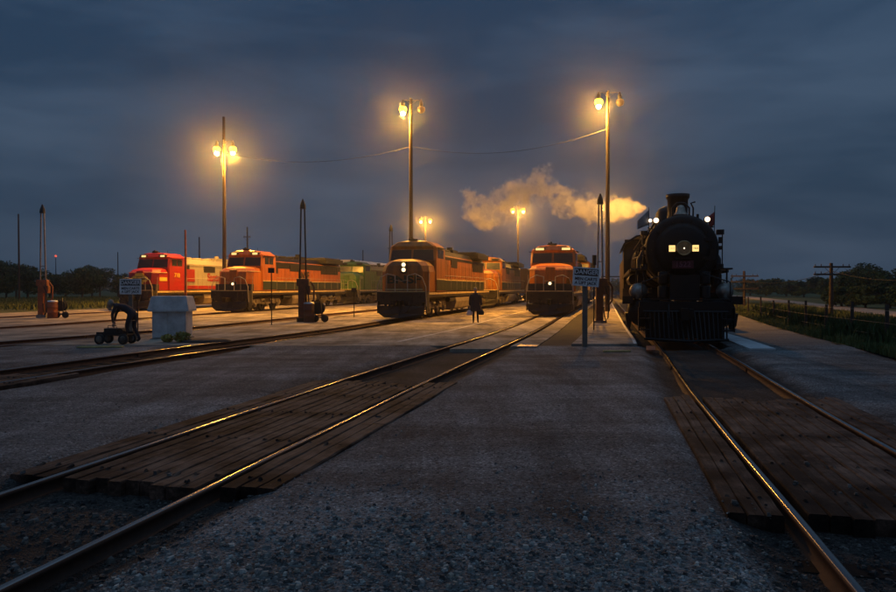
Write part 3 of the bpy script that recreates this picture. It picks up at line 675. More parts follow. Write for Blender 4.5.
    for s in (-1,1):
        x = s*1.42; zt = 2.62
        b.tube([(x,5.3,zt),(x,Lr-1.0,zt),(x,Lr-.4,zt-.1)],.017,6)
        y = 5.4
        while y < Lr-.6: b.tube([(x,y,1.58),(x,y,zt)],.014,5); y += 1.7
        b.tube([(s*.38,.42,1.6),(s*.38,.42,2.55),(s*.85,.40,2.66),(s*1.25,.42,2.45),(s*1.47,.46,1.9),(s*1.5,.5,.75)],.026,6)
        b.tube([(s*.9,.42,1.6),(s*.9,.42,2.62)],.014,5)
        b.tube([(s*1.5,1.1,.7),(s*1.5,1.05,1.7),(s*1.47,1.2,2.7)],.017,6)
    b.tube([(-.38,.42,2.3),(0,.38,2.22),(.38,.42,2.3)],.014,5)
    b.build('handrails', M['railing'], t)
    # fuel tank and air tanks
    b = MB(); b.prism([(-1.35,1.22),(1.35,1.22),(1.42,.9),(1.30,.45),(.9,.3),(-.9,.3),(-1.30,.45),(-1.42,.9)],'y',Lr/2-2.6,Lr/2+2.6); b.build('fuel_tank', M['tank'], t, .05)
    b = MB()
    for s in (-1,1): b.cyl((s*1.2,Lr/2-4.2,1.05),(s*1.2,Lr/2-2.8,1.05),.17,n=14); b.box((s*1.25,Lr/2+3.1,.95),(.25,.7,.45))
    b.build('air_tanks', M['steel_dark'], t)
    truck(t, 4.0, 1.95, M['truckm']); truck(t, Lr-4.0, 1.95, M['truckm'])
    if num:
        for s in (1,):
            text('cab_number', num, .52, M['yellow'], t, (1.545,3.75,2.85), (R(90),0,R(90)), bold=.01)
    if word:
        text('hood_lettering', word, 1.05, wordm, t, (hw+.07, 11.5 if style=='wide' else 10.5, 2.85), (R(90),0,R(90)), bold=.02)
    return t
M['crane_dark'] = mat('oily_brown_stand_paint', (.13,.045,.022), .6, 0, .4, 3, dcol=(.04,.02,.015))
M['plow'] = mat('black_plow_steel', (.011,.010,.010), .5, .1, .35, 3, dcol=(.03,.024,.02))
M['railing'] = mat('grey_handrail_paint', (.48,.42,.34), .5, 0, .3, 5)
M['tank'] = mat('dusty_grey_tank', (.26,.21,.16), .6, 0, .4, 1.5, dcol=(.1,.08,.06))
M['truckm'] = mat('dusty_truck_steel', (.20,.16,.12), .65, 0, .45, 2.5, dcol=(.04,.033,.028))

# 1 red and silver
l1 = diesel('diesel_locomotive', 'red and silver diesel locomotive numbered 718 on the farthest left track', X1(55.5)-.0, 55.5, .215, M['red'], M['silver'], None, M['silver'], 'wide', word=None, num='718', nbw=.40, lit=False)
text('hood_lettering', 'Santa Fe', 1.0, M['red'], l1, (1.06, 10.9, 2.75), (R(90),0,R(90)), bold=.03)
b = MB(); b.box((1.055,6.4,2.9),(.04,1.5,1.1)); b.box((1.055,9.5,1.85),(.045,8.6,.32)); b.build('red_hood_panel', M['red'], l1)
b = MB(); b.prism([(-.55,2.28),(.55,2.28),(.75,2.45),(.75,2.62),(.55,2.78),(-.55,2.78),(-.75,2.62),(-.75,2.45)],'y',.93,.955); b.prism([(-.36,2.1),(.36,2.1),(.42,2.9),(.3,3.0),(-.3,3.0),(-.42,2.9)],'y',.925,.95)
em = b.build('nose_emblem', M['yellow'], l1)
for s in (-1,1):
    b = MB(); b.box((s*1.435,2.0,2.53),(.02,1.0,.30)); b.build('nose_side_stripe', M['yellow'], l1)
b = MB(); b.box((0,.918,2.53),(1.2,.01,.10)); b.box((0,.918,2.72),(.5,.01,.03)); b.box((0,.918,2.34),(.5,.01,.03)); b.box((-.22,.918,2.53),(.03,.01,.4)); b.box((.22,.918,2.53),(.03,.01,.4)); b.build('emblem_marks', M['ink'], em)
# 2 bright orange
l2 = diesel('diesel_locomotive', 'bright orange diesel locomotive with dark green band, behind a fuelling stand', X2(51.4), 51.4, .21, M['orange'], M['orange'], M['dkgreen'], M['steel_dark'], 'wide', word='BNSF', wordm=M['dkgreen'], length=22.0, nbw=.42)
# green unit behind it
l2b = diesel('diesel_locomotive', 'green diesel locomotive coupled behind the bright orange one', X2(75.3), 75.3, .21, M['green'], M['green'], None, M['black'], 'emd', word=None, length=20, lit=False)
# 3 darker orange with twin nose headlight
l3 = diesel('diesel_locomotive', 'weathered orange diesel locomotive in the middle, double headlight on its lettered nose', XA(40.2)-.1, 40.2, .240, M['orange_old'], M['orange_old'], M['dkgreen'], M['steel_dark'], 'emd', headhigh=True, length=22.4)
text('nose_lettering', 'BNSF', .62, M['dkgreen'], l3, (0,.905,2.30), (R(90),0,0), bold=.02, sx=1.5)
b = MB(); b.box((0,.93,1.74),(2.3,.03,.07)); b.build('nose_stripe', M['sill'], l3)
l3b = diesel('diesel_locomotive', 'orange diesel locomotive coupled behind the weathered one with the double headlight', XA(63.4), 63.4, .240, M['orange_old'], M['orange_old'], M['dkgreen'], M['steel_dark'], 'emd', length=21, lit=False)
# 4 right of the middle
l4 = diesel('diesel_locomotive', 'orange and black diesel locomotive head-on behind the danger sign, with two lit number boards', XM(44.6), 44.6, .2470, M['orange'], M['orange'], M['dkgreen'], M['steel_dark'], 'wide', nosem=M['orange'])
l4b = diesel('diesel_locomotive', 'diesel locomotive mostly hidden directly behind the head-on orange one', XM(67.4), 67.4, .247, M['orange_old'], M['orange_old'], M['dkgreen'], M['steel_dark'], 'emd', lit=False)
def freight_car(label, X, Y, sl, m, L_=15, h=4.4, w_=3.0):
    t = thing('freight_car', label, 'freight car', (X,Y,gz(Y)), -math.atan(sl))
    b = MB(); b.prism([(-w_/2,1.1),(w_/2,1.1),(w_/2,h-.35),(w_/2-.5,h),(-w_/2+.5,h),(-w_/2,h-.35)],'y',0,L_); b.build('body', m, t, .03)
    b = MB()
    k = .8
    while k < L_-.3:
        for s in (-1,1): b.box((s*(w_/2+.03),k,2.5),(.06,.08,2.5))
        k += 1.0
    b.build('side_ribs', m, t)
    for y0 in (2.2, L_-2.2):
        wb = MB(); wheelset(wb, y0-.9,.46); wheelset(wb, y0+.9,.46); wb.box((-1.0,y0,.5),(.12,2.4,.3)); wb.box((1.0,y0,.5),(.12,2.4,.3)); wb.build('truck', M['steel_dark'], t)
    return t
freight_car('white topped covered freight car behind the green locomotive', -12.8, 86, .21, M['whitecar'], 18, 5.25)
freight_car('dark freight car showing between the two middle rows of locomotives', XA(87.2), 87.2, .245, M['boxcar'], 15, 4.2)
freight_car('brown freight car following the green locomotive', X2(96.5), 96.5, .21, M['boxcar'], 15, 4.3)

# ================================================================== steam locomotive
def steam_loco():
    YF = 20.6; sl = .2224+.005
    t = thing('steam_locomotive', 'large black steam locomotive with bell, flags and lit lamps on the right hand track', 'steam locomotive', (XS(YF)+.12, YF, gz(YF)-.02), -math.atan(sl))
    t.rotation_euler = (-math.atan(.17/22), 0, -math.atan(sl))
    K = M['steam_black']; ZC = 2.98
    b = MB(); b.lathe((0,2.0,ZC),(0,1,0),[(0,.80),(.0,1.02),(.06,1.13),(3.4,1.13),(3.45,1.10),(8.0,1.13),(8.05,1.18),(12.4,1.20)],48)
    for yb in (4.0,6.6,7.9,9.2,10.5,11.8): b.lathe((0,yb,ZC),(0,1,0),[(0,1.155 if yb<6 else 1.20),(.09,1.155 if yb<6 else 1.20)],40)
    boiler = b.build('boiler', K, t)
    b = MB(); b.lathe((0,2.02,ZC),(0,-1,0),[(0,.86),(.05,.85),(.12,.70),(.17,.40),(.18,.05)],40)
    for k in range(20):
        a = 2*math.pi*k/20; b.cyl((math.cos(a)*.94,2.0,ZC+math.sin(a)*.94),(math.cos(a)*.94,1.93,ZC+math.sin(a)*.94),.03,n=6)
    b.box((.80,1.93,ZC+.3),(.35,.06,.10)); b.box((.80,1.93,ZC-.3),(.35,.06,.10)); b.build('smokebox_front', K, t)
    # headlight with lit number boxes
    b = MB(); b.lathe((0,1.85,ZC),(0,-1,0),[(0,.20),(.05,.24),(.40,.25),(.43,.23),(.42,.19)],24); b.box((0,1.7,ZC-.3),(.5,.3,.05)); h = b.build('headlight', K, t)
    b = MB(); b.lathe((0,1.445,ZC),(0,1,0),[(0,.185),(.08,.12),(.12,.03)],20); b.build('reflector', emit('reflector_bulb_glow', (1,.5,.28), .03), h)  # bulb light on the reflector is put in as emission
    b = MB(); b.lathe((0,1.42,ZC),(0,1,0),[(0,.19),(-.015,.20),(-.02,.225),(0,.245),(.03,.245)],24); b.build('headlight_rim', M['brass'], h)
    b = MB(); b.ball((0,1.43,ZC),.026,10); b.build('headlight_bulb', E_MARK, h)
    for s in (-1,1):
        b = MB(); b.box((s*.36,1.62,ZC),(.22,.24,.25)); nb = b.build('number_box', K, t, .01)
        g = MB(); g.box((s*.36+(0 if s<0 else -.01),1.495,ZC+.0),(.19,.01,.20)); g.build('number_glass', E_NUMW, nb)
        if s > 0: text('number_mark', '1522', .075, M['ink'], nb, (s*.36-.01,1.487,ZC), (R(90),0,0), bold=.002)
        else: text('number_mark', '1522', .075, M['ink'], nb, (s*.36,1.487,ZC), (R(90),0,0), bold=-.001)
    b = MB(); b.box((0,1.80,ZC-.50),(.66,.03,.26)); b.build('number_plate', M['plate'], t, .01)
    text('plate_number', '1522', .24, M['platetext'], t, (0,1.78,ZC-.50), (R(90),0,0), bold=.004)
    # stack, bell, domes
    b = MB(); b.lathe((0,3.55,ZC+1.0),(0,0,1),[(0,.50),(.16,.36),(.30,.33),(.80,.345),(.86,.39),(.98,.40),(.98,.33),(.8,.28)],28); b.build('smokestack', K, t)
    b = MB(); b.lathe((0,2.55,ZC+1.50),(0,0,-1),[(0,.03),(.03,.10),(.10,.135),(.22,.155),(.31,.22),(.34,.235),(.33,.20)],22); b.ball((0,2.55,ZC+1.16),.05,8)
    bell = b.build('bell', M['bellm'], t)
    b = MB(); b.tube([(-.27,2.55,ZC+1.08),(-.27,2.55,ZC+1.40),(-.12,2.55,ZC+1.56),(.12,2.55,ZC+1.56),(.27,2.55,ZC+1.40),(.27,2.55,ZC+1.08)],.03,8); b.box((0,2.55,ZC+1.09),(.62,.2,.06)); b.build('bell_yoke', K, bell)
    b = MB(); b.lathe((0,5.9,ZC+1.0),(0,0,1),[(0,.70),(.25,.58),(.60,.57),(.76,.48),(.86,.28),(.88,.05)],26); b.build('sand_dome', K, t)
    b = MB(); b.lathe((0,8.6,ZC+1.0),(0,0,1),[(0,.72),(.25,.56),(.62,.53),(.78,.40),(.84,.1)],26); b.build('steam_dome', K, t)
    b = MB()      # pipes and fittings
    for s in (-1,1):
        b.tube([(s*.95,2.3,ZC+.75),(s*.98,3.6,ZC+.78),(s*1.05,8,ZC+.74),(s*1.08,14,ZC+.72)],.022,6)
        for yy in (2.6,4.6,6.6,8.6,10.6,12.6): b.tube([(s*.86,yy,ZC+.72),(s*1.05,yy,ZC+.77)],.018,5)
        b.tube([(s*1.14,2.6,ZC-.15),(s*1.25,5,ZC-.1),(s*1.25,9,ZC+.05),(s*1.2,12,ZC+.1)],.035,6)
        b.tube([(s*.55,5.9,ZC+1.4),(s*1.0,5.6,ZC+.6),(s*1.3,5.5,1.9),(s*1.2,5.5,.9)],.025,6)
        b.tube([(s*.55,5.9,ZC+1.3),(s*1.02,6.6,ZC+.6),(s*1.3,7.0,1.9),(s*1.2,7.0,.9)],.025,6)
        b.tube([(s*.95,3.4,ZC+.25),(s*1.22,3.3,ZC-.3),(s*1.22,3.25,1.8)],[.16,.17,.17],12)
    b.tube([(.45,3.1,ZC+1.02),(.46,3.1,ZC+1.45),(.38,3.1,ZC+1.62),(.52,3.1,ZC+1.66)],.03,6)
    b.tube([(.66,3.6,ZC+.9),(.66,3.6,ZC+1.3)],.045,8); b.tube([(.78,3.9,ZC+.8),(.78,3.9,ZC+1.05)],.03,8)
    b.build('boiler_piping', K, t)
    # running boards, air pumps hung at the sides
    b = MB()
    for s in (-1,1):
        b.box((s*1.36,9.0,2.36),(.52,11.4,.05)); b.box((s*1.61,9.0,2.32),(.03,11.4,.12)); b.box((s*1.35,3.0,2.36),(.50,1.3,.05))
        b.tube([(s*1.42,2.4,2.34),(s*1.42,2.4,1.85)],.03,6); b.tube([(s*1.2,2.4,2.34),(s*1.15,2.35,1.9)],.03,6)
        b.box((s*1.22,3.2,1.98),(.26,.5,.42)); b.cyl((s*1.40,4.6,2.05),(s*1.40,7.6,2.05),.2,n=16)
        b.tube([(s*1.22,2.0,ZC-.62),(s*1.22,2.0,ZC+.62)],.02,6); b.box((s*1.18,2.2,ZC+.55),(.22,.24,.16)); b.box((s*1.18,2.3,ZC-.56),(.22,.24,.18)); b.box((s*1.20,2.3,ZC+.05),(.14,.2,.12)); b.cyl((s*1.2,2.3,ZC+.2),(s*1.2,2.3,ZC+.4),.06,n=8)
    b.build('running_boards', K, t, .01)
    # cylinders
    for s in (-1,1):
        b = MB(); b.lathe((s*1.17,2.2,.95),(0,1,0),[(0,.10),(.02,.36),(.10,.44),(.16,.52),(1.4,.52),(1.45,.45)],30); b.box((s*.95,2.95,1.25),(.55,1.0,.65))
        cy = b.build('cylinder', K, t)
        b = MB(); b.lathe((s*1.33,2.25,1.62),(0,1,0),[(0,.05),(.02,.20),(.05,.25),(.12,.29),(1.3,.29)],26); b.build('valve_chest', M['valve'], cy)
        b = MB(); b.lathe((s*1.33,2.235,1.62),(0,-1,0),[(0,.27),(.02,.27),(.03,.22),(.045,.22),(.05,.02)],26); b.build('valve_cover', M['steamsteel'], cy)
        b = MB(); b.prism([(s*1.62,.35),(s*1.50,.9),(s*1.78,.9),(s*1.72,.5)],'y',2.4,3.2); b.box((s*1.7,2.3,1.33),(.34,.36,.26)); b.build('steps', K, t)
    # pilot
    b = MB(); b.box((0,1.15,1.12),(2.75,.22,.36)); b.box((0,1.6,1.36),(2.7,1.0,.05))
    for k in range(19):
        x = -1.2+2.4*k/18; fy = .05+.75*abs(x)/1.2
        b.tube([(x,1.05,1.0),(x*.98,fy,.14)],.028,5)
    b.box((0,1.25,.62),(2.35,.06,.95)); b.tube([(-1.22,.82,.14),(0,.03,.13),(1.22,.82,.14)],.045,6); b.tube([(-1.25,1.05,.98),(1.25,1.05,.98)],.05,6)
    b.box((0,.75,.93),(.36,.8,.30)); b.box((-.08,.30,.93),(.22,.36,.36)); b.tube([(-.5,1.0,1.2),(-.5,.78,.9),(-.45,.7,.6)],.03,6)
    for s in (-1,1): b.tube([(s*1.3,1.02,1.3),(s*1.3,.98,1.9),(s*.6,1.2,2.15),(s*.4,1.7,2.3)],.022,6); b.box((s*1.22,.95,.42),(.36,.3,.04)); b.box((s*1.22,.95,.76),(.36,.3,.04)); b.box((s*1.4,.95,.75),(.03,.3,.75))
    b.box((0,1.5,1.75),(.9,.5,.75))
    for s in (-1,1): b.lathe((s*.62,1.55,1.42),(0,0,1),[(0,.18),(.35,.18),(.4,.1),(.45,.17),(.8,.17),(.84,.05)],14)
    b.build('pilot', K, t, .006)
    # frame, wheels
    b = MB()
    for s in (-1,1): b.box((s*.52,8.5,.95),(.12,14.0,.5))
    b.lathe((0,12.0,2.1),(0,1,0),[(0,.9),(3,.9)],4); b.box((0,13.0,1.9),(2.2,2.6,1.3)); b.build('frame', K, t)
    def wheel(y, r, nm):
        for s in (-1,1):
            b = MB(); b.lathe((s*.70,y,r),(s,0,0),[(0,r+.03),(.03,r+.03),(.035,r),(.14,r),(.14,r*.88),(.07,r*.86),(.07,r*.2),(.18,r*.18),(.18,.02)],36)
            for k in range(14):
                a = 2*math.pi*k/14; b.tube([(s*.80,y+math.cos(a)*r*.15,r+math.sin(a)*r*.15),(s*.80,y+math.cos(a)*r*.88,r+math.sin(a)*r*.88)],.03,5)
            b.build(nm, K, t)
    for y in (2.2,4.1): wheel(y,.42,'pilot_wheel')
    for y in (6.0,7.85,9.7,11.55): wheel(y,.87,'driving_wheel')
    wheel(13.8,.55,'trailing_wheel')
    b = MB()
    for s in (-1,1):
        b.box((s*1.0,8.78,.60),(.06,5.8,.15)); b.tube([(s*1.12,3.6,.95),(s*1.12,4.6,.93)],.05,8); b.box((s*1.12,4.75,.93),(.2,.35,.4)); b.box((s*1.1,6.3,.77),(.07,3.2,.16)); b.box((s*1.15,4.4,1.35),(.06,1.8,.1)); b.tube([(s*1.18,6,1.5),(s*1.18,4.4,1.2),(s*1.18,4.4,.8)],.04,6)
        for y in (6.0,7.85,9.7,11.55): b.cyl((s*.9,y,.6),(s*1.06,y,.6),.12,n=12)
    b.build('side_rods', M['steamsteel'], t, .01)
    # cab
    b = MB()
    for s in (-1,1): b.box((s*1.52,15.8,2.75),(.05,2.4,1.9))
    b.box((0,14.62,3.9),(3.0,.05,.7)); b.box((1.3,14.62,3.0),(.45,.05,2.0)); b.box((-1.3,14.62,3.0),(.45,.05,2.0))
    b.prism([(-1.62,3.72),(-1.45,4.02),(-.9,4.36),(0,4.50),(.9,4.36),(1.45,4.02),(1.62,3.72),(1.72,3.68),(1.55,4.06),(.95,4.43),(0,4.57),(-.95,4.43),(-1.55,4.06),(-1.72,3.68)],'y',14.3,17.4)
    for s in (-1,1): b.box((s*1.52,14.72,3.6),(.06,.14,.5)); b.box((s*1.52,15.75,3.6),(.06,.08,.5)); b.box((s*1.52,16.9,3.6),(.06,.14,.5))
    b.build('cab', K, t, .01)
    for s in (-1,1):
        g = MB(); g.box((s*1.2,14.59,3.55),(.36,.02,.42)); g.build('cab_window', M['glass'], t)
    g = MB(); g.box((0,17.9,2.5),(3.05,.05,1)); 
    tb = MB(); tb.box((0,22.2,2.3),(3.05,8.6,2.3)); tb.box((0,20.2,3.65),(2.6,4.2,.5)); tb.box((0,22.2,1.0),(2.4,8.6,.25)); td = tb.build('tender', M['tendm'], t, .03)
    wb = MB()
    for y in (19.3,20.9,23.4,25.0): wheelset(wb,y,.45)
    wb.build('tender_wheels', M['steel_dark'], td)
    # class lamps, flags
    for s in (-1,1):
        b = MB(); b.cyl((s*.80,2.25,ZC+.98),(s*.80,2.42,ZC+.98),.10,n=14); b.tube([(s*.80,2.35,ZC+.7),(s*.80,2.35,ZC+.92)],.025,6); lp = b.build('class_lamp', K, t)
        g = MB(); g.lathe((s*.80,2.25,ZC+.98),(0,-1,0),[(0,.085),(.03,.07),(.045,.02)],16); g.build('lamp_lens', E_MARK, lp)
        if s < 0:
            g = MB(); g.cyl((-.985,2.3,ZC+.98),(-.985,2.26,ZC+.98),.055,n=12); g.build('lamp_lens', E_MARK, lp)
        b = MB(); b.tube([(s*1.02,2.3,ZC+.55),(s*1.03,2.3,ZC+1.42)],.012,6); fp = b.build('flag_staff', K, t)
        fm = MB(); rows = []
        for i in range(7):
            u = i/6; 
            for j in range(5):
                v = j/4
                if s < 0: p = (-1.03-.36*u, 2.3+.05*math.sin(u*7+v*2), ZC+1.32-.38*u*.95-(.50*(1-u*.45))*v+.02)
                else: p = (1.02-.16*u, 2.33+.12*u+.03*math.sin(u*6), ZC+1.22-.42*v-.12*u)
                rows.append(p)
        fm.add(rows, [(i*5+j,i*5+j+1,(i+1)*5+j+1,(i+1)*5+j) for i in range(6) for j in range(4)], True)
        fo = fm.build('flag', M['whiteflag'] if s<0 else M['dullred'], fp); sm = fo.modifiers.new('thick','SOLIDIFY'); sm.thickness = .006
    return t
M['platetext'] = mat('dull_pink_numerals', (.42,.12,.18), .5, 0, .2, 8)
M['bellm'] = mat('tarnished_bell_metal', (.50,.42,.33), .45, .6, .3, 8)
M['valve'] = mat('grey_lagging_steel', (.10,.09,.08), .4, .5, .3, 4)
M['steamsteel'] = mat('oily_bright_steel', (.40,.37,.33), .38, .8, .3, 5, dcol=(.1,.08,.06))
M['tendm'] = mat('black_tender_paint', (.035,.028,.024), .4, 0, .4, 2, dcol=(.09,.06,.04))
loco_s = steam_loco()

# ================================================================== steam plume (volume)
def plume():
    raw = [(648,208.5,42,.06),(641,209,45,.24),(632,209.5,48.5,.5),(619,210.5,54,.95),(604,211,57.5,1.28),(581,207,60,1.36),(559,200,61.5,1.36),(543,181,62,1.36),(526,190,62.5,1.6),(508,205,63,1.85),(491,216,63.5,1.55),(476,203,64,1.45)]
    pts = [((PX(a,c),c,PZ(b_,c)),r) for a,b_,c,r in raw]
    # hull
    b = MB(); P = [Vector(p) for p, r in pts]; rr = [r*1.9+.35 for p, r in pts]
    P = [P[0]-(P[1]-P[0])*.3]+P+[P[-1]+(P[-1]-P[-2])*1.0]; rr = [.12]+rr+[.5]
    b.tube(P, rr, 16)
    m = bpy.data.materials.new('drifting_steam'); m.use_nodes = True; t = m.node_tree; t.nodes.clear(); lk = t.links.new
    o = N(t,'ShaderNodeOutputMaterial'); pv = N(t,'ShaderNodeVolumePrincipled'); lk(pv.outputs[0], o.inputs['Volume'])
    pv.inputs['Color'].default_value = (.97,.97,.97,1); pv.inputs['Anisotropy'].default_value = .25
    g = N(t,'ShaderNodeNewGeometry')
    n1 = N(t,'ShaderNodeTexNoise'); n1.inputs['Scale'].default_value = .55; n1.inputs['Detail'].default_value = 8; n1.inputs['Roughness'].default_value = .68; lk(g.outputs['Position'], n1.inputs['Vector'])
    sb = N(t,'ShaderNodeVectorMath',operation='SUBTRACT'); sb.inputs[1].default_value = (.5,.5,.5); lk(n1.outputs['Color'], sb.inputs[0])
    sc_ = N(t,'ShaderNodeVectorMath',operation='SCALE'); sc_.inputs['Scale'].default_value = 2.6; lk(sb.outputs[0], sc_.inputs[0])
    # distortion grows away from the loco (world y)
    sx = N(t,'ShaderNodeSeparateXYZ'); lk(g.outputs['Position'], sx.inputs[0])
    mr = N(t,'ShaderNodeMapRange'); mr.inputs[1].default_value = 45; mr.inputs[2].default_value = 63; mr.inputs[3].default_value = .30; mr.inputs[4].default_value = 1.9; lk(sx.outputs[1], mr.inputs[0])
    s2 = N(t,'ShaderNodeVectorMath',operation='SCALE'); lk(sc_.outputs[0], s2.inputs[0]); lk(mr.outputs[0], s2.inputs['Scale'])
    pp = N(t,'ShaderNodeVectorMath',operation='ADD'); lk(g.outputs['Position'], pp.inputs[0]); lk(s2.outputs[0], pp.inputs[1])
    best = None
    for k in range(len(pts)-1):
        a, ra = Vector(pts[k][0]), pts[k][1]; c, rc = Vector(pts[k+1][0]), pts[k+1][1]; d = c-a
        v = N(t,'ShaderNodeVectorMath',operation='SUBTRACT'); lk(pp.outputs[0], v.inputs[0]); v.inputs[1].default_value = a
        dt = N(t,'ShaderNodeVectorMath',operation='DOT_PRODUCT'); lk(v.outputs[0], dt.inputs[0]); dt.inputs[1].default_value = d/d.length_squared
        cl = N(t,'ShaderNodeClamp'); lk(dt.outputs['Value'], cl.inputs[0])
        s_ = N(t,'ShaderNodeVectorMath',operation='SCALE'); s_.inputs[0].default_value = d; lk(cl.outputs[0], s_.inputs['Scale'])
        ds = N(t,'ShaderNodeVectorMath',operation='DISTANCE'); lk(v.outputs[0], ds.inputs[0]); lk(s_.outputs[0], ds.inputs[1])
        r_ = N(t,'ShaderNodeMath',operation='MULTIPLY_ADD'); lk(cl.outputs[0], r_.inputs[0]); r_.inputs[1].default_value = rc-ra; r_.inputs[2].default_value = ra
        q = N(t,'ShaderNodeMath',operation='DIVIDE'); lk(ds.outputs['Value'], q.inputs[0]); lk(r_.outputs[0], q.inputs[1])
        if best is None: best = q
        else:
            mn = N(t,'ShaderNodeMath',operation='MINIMUM'); lk(best.outputs[0], mn.inputs[0]); lk(q.outputs[0], mn.inputs[1]); best = mn
    den = N(t,'ShaderNodeMapRange',interpolation_type='SMOOTHSTEP'); den.inputs[1].default_value = 1.0; den.inputs[2].default_value = .5; den.inputs[3].default_value = 0; den.inputs[4].default_value = 1; lk(best.outputs[0], den.inputs[0])
    n2 = N(t,'ShaderNodeTexNoise'); n2.inputs['Scale'].default_value = .9; n2.inputs['Detail'].default_value = 6; n2.inputs['Roughness'].default_value = .65; lk(g.outputs['Position'], n2.inputs['Vector'])
    nr = N(t,'ShaderNodeMapRange'); nr.inputs[1].default_value = .46; nr.inputs[2].default_value = .60; lk(n2.outputs[0], nr.inputs[0])
    mm = N(t,'ShaderNodeMath',operation='MULTIPLY'); lk(den.outputs[0], mm.inputs[0]); lk(nr.outputs[0], mm.inputs[1])
    th = N(t,'ShaderNodeMapRange'); th.inputs[1].default_value = 44; th.inputs[2].default_value = 63; th.inputs[3].default_value = 1.2; th.inputs[4].default_value = 2.8; lk(sx.outputs[1], th.inputs[0])
    m2 = N(t,'ShaderNodeMath',operation='MULTIPLY'); lk(mm.outputs[0], m2.inputs[0]); lk(th.outputs[0], m2.inputs[1])
    lk(m2.outputs[0], pv.inputs['Density'])
    o_ = b.build('steam_plume', m); o_['label'] = 'plume of steam drifting left from the steam locomotive, lit orange'; o_['category'] = 'steam'; o_['kind'] = 'stuff'
plume()

# ================================================================== signs
def danger_sign(px, Y, zt, label, tilt, l1_, l2_, wpost=.14, ww=.76, hh=.54):
    X = PX(px, Y); g0 = gz(Y)-.05
    t = thing('danger_sign', label, 'sign', (X, Y, g0), 0, 'danger signs on posts')
    zz = zt-g0
    b = MB(); b.box((-.02,.06,zz/2-.1),(wpost,.09,zz+.1)); b.build('post', M['postm'], t, .008)
    b = MB(); b.box((0,0,0),(ww,.02,hh)); p = b.build('sign_board', M['white'], t, .004); p.location = (0,0,zz-hh/2); p.rotation_euler = (0,tilt,0)
    b = MB(); b.box((0,-.0125,hh*.25),(ww*.90,.005,hh*.36)); b.build('danger_panel', M['ink'], p)
    text('danger_word', 'DANGER', hh*.34, M['white'], p, (0,-.017,hh*.25), (R(90),0,0), .001, bold=.004, sx=.92)
    text('small_words', l1_, hh*.22, M['ink'], p, (0,-.014,-hh*.12), (R(90),0,0), .001, bold=.003)
    text('small_words', l2_, hh*.22, M['ink'], p, (0,-.014,-hh*.34), (R(90),0,0), .001, bold=.003)
    return t
M['postm'] = mat('grey_square_post', (.15,.135,.11), .7, 0, .3, 4)
danger_sign(586, 20.0, PZ(267.5,20.0), 'tilted danger sign on a grey post in front of the head-on orange locomotive', R(4), 'MEN CARTS', 'A LIFT JACK')
danger_sign(130.5, 24.6, PZ(279,24.6), 'danger sign on a post at left in front of the red locomotive', R(0), 'MEN CARTS', 'A LIFT JACK')

# pale cabinet with tapered lid at left
t = thing('equipment_cabinet', 'pale grey box with an overhanging tapered lid standing left of the apron', 'cabinet', (PX(172.5,24.6), 24.6, gz(24.6)-.02), R(6)); t.scale = (.93,.93,.97)
b = MB(); b.box((0,0,.50),(1.22,.95,1.06)); b.build('box_body', M['pale'], t, .015)
b = MB(); b.box((-.30,-.485,.5),(.5,.02,.9)); b.box((.32,-.485,.5),(.5,.02,.9)); b.build('door_panel', M['pale'], t, .006)
b = MB(); b.loft([[(-.74,-.6,.98),(.74,-.6,.98),(.74,.6,.98),(-.74,.6,.98)],[(-.74,-.6,1.05),(.74,-.6,1.05),(.74,.6,1.05),(-.74,.6,1.05)],[(-.64,-.5,1.50),(.64,-.5,1.50),(.64,.5,1.50),(-.64,.5,1.50)],[(-.62,-.48,1.53),(.62,-.48,1.53),(.62,.48,1.53),(-.62,.48,1.53)]]); b.build('lid', M['pale'], t, .015)
b = MB(); b.box((0,0,-.0),(1.32,1.05,.06)); b.build('base_slab', M['concrete'], t)
# weeds beside it
def leafclump(b, c, rx, ry, rz, n, size, rnd, hole=.0):
    for k in range(n):
        while True:
            p = Vector((rnd.uniform(-1,1), rnd.uniform(-1,1), rnd.uniform(-1,1)))
            if p.length < 1 and p.length > hole: break
        q = Vector((c[0]+p.x*rx, c[1]+p.y*ry, c[2]+p.z*rz)); s = size*rnd.uniform(.6,1.4)
        u = Vector((rnd.gauss(0,1), rnd.gauss(0,1), rnd.gauss(0,.8))).normalized(); v = u.orthogonal().normalized(); v = Matrix.Rotation(rnd.uniform(0,6.28),3,u) @ v
        b.add([q-u*s, q-v*s*.5, q+u*s, q+v*s*.5], [(0,1,2,3)])
rw = random.Random(5)
for (px, Yc, sz, lab) in ((167,22.3,.22,'yellow green weeds at the left foot of the grey cabinet'),(182,22.2,.31,'bushier yellow green weeds at the right foot of the grey cabinet')):
    b = MB(); leafclump(b, (0,0,sz*.55), sz*.9, sz*.6, sz*.6, 420, .045, rw)
    for k in range(8): b.tube([(0,0,-.02),(rw.uniform(-sz,sz)*.6,rw.uniform(-.2,.2),sz*.9)],.006,4)
    o = b.build('weed_clump', M['weed']); o.location = (PX(px,Yc),Yc,gz(Yc)-.02); tag(o, lab, 'weeds')
b = MB(); b.loft([[(math.cos(a)*r*1.3*(1+.15*math.sin(3*a)),math.sin(a)*r,z) for a in [2*math.pi*k/18 for k in range(18)]] for r,z in ((.62,0),(.6,.05),(.5,.09),(.2,.11))],True,True)
o = b.build('rubber_mat', M['rubber']); o.location = (PX(203,22.4),22.4,gz(22.4)-.02); tag(o, 'low heap of black rubber sheet right of the grey cabinet', 'mat')

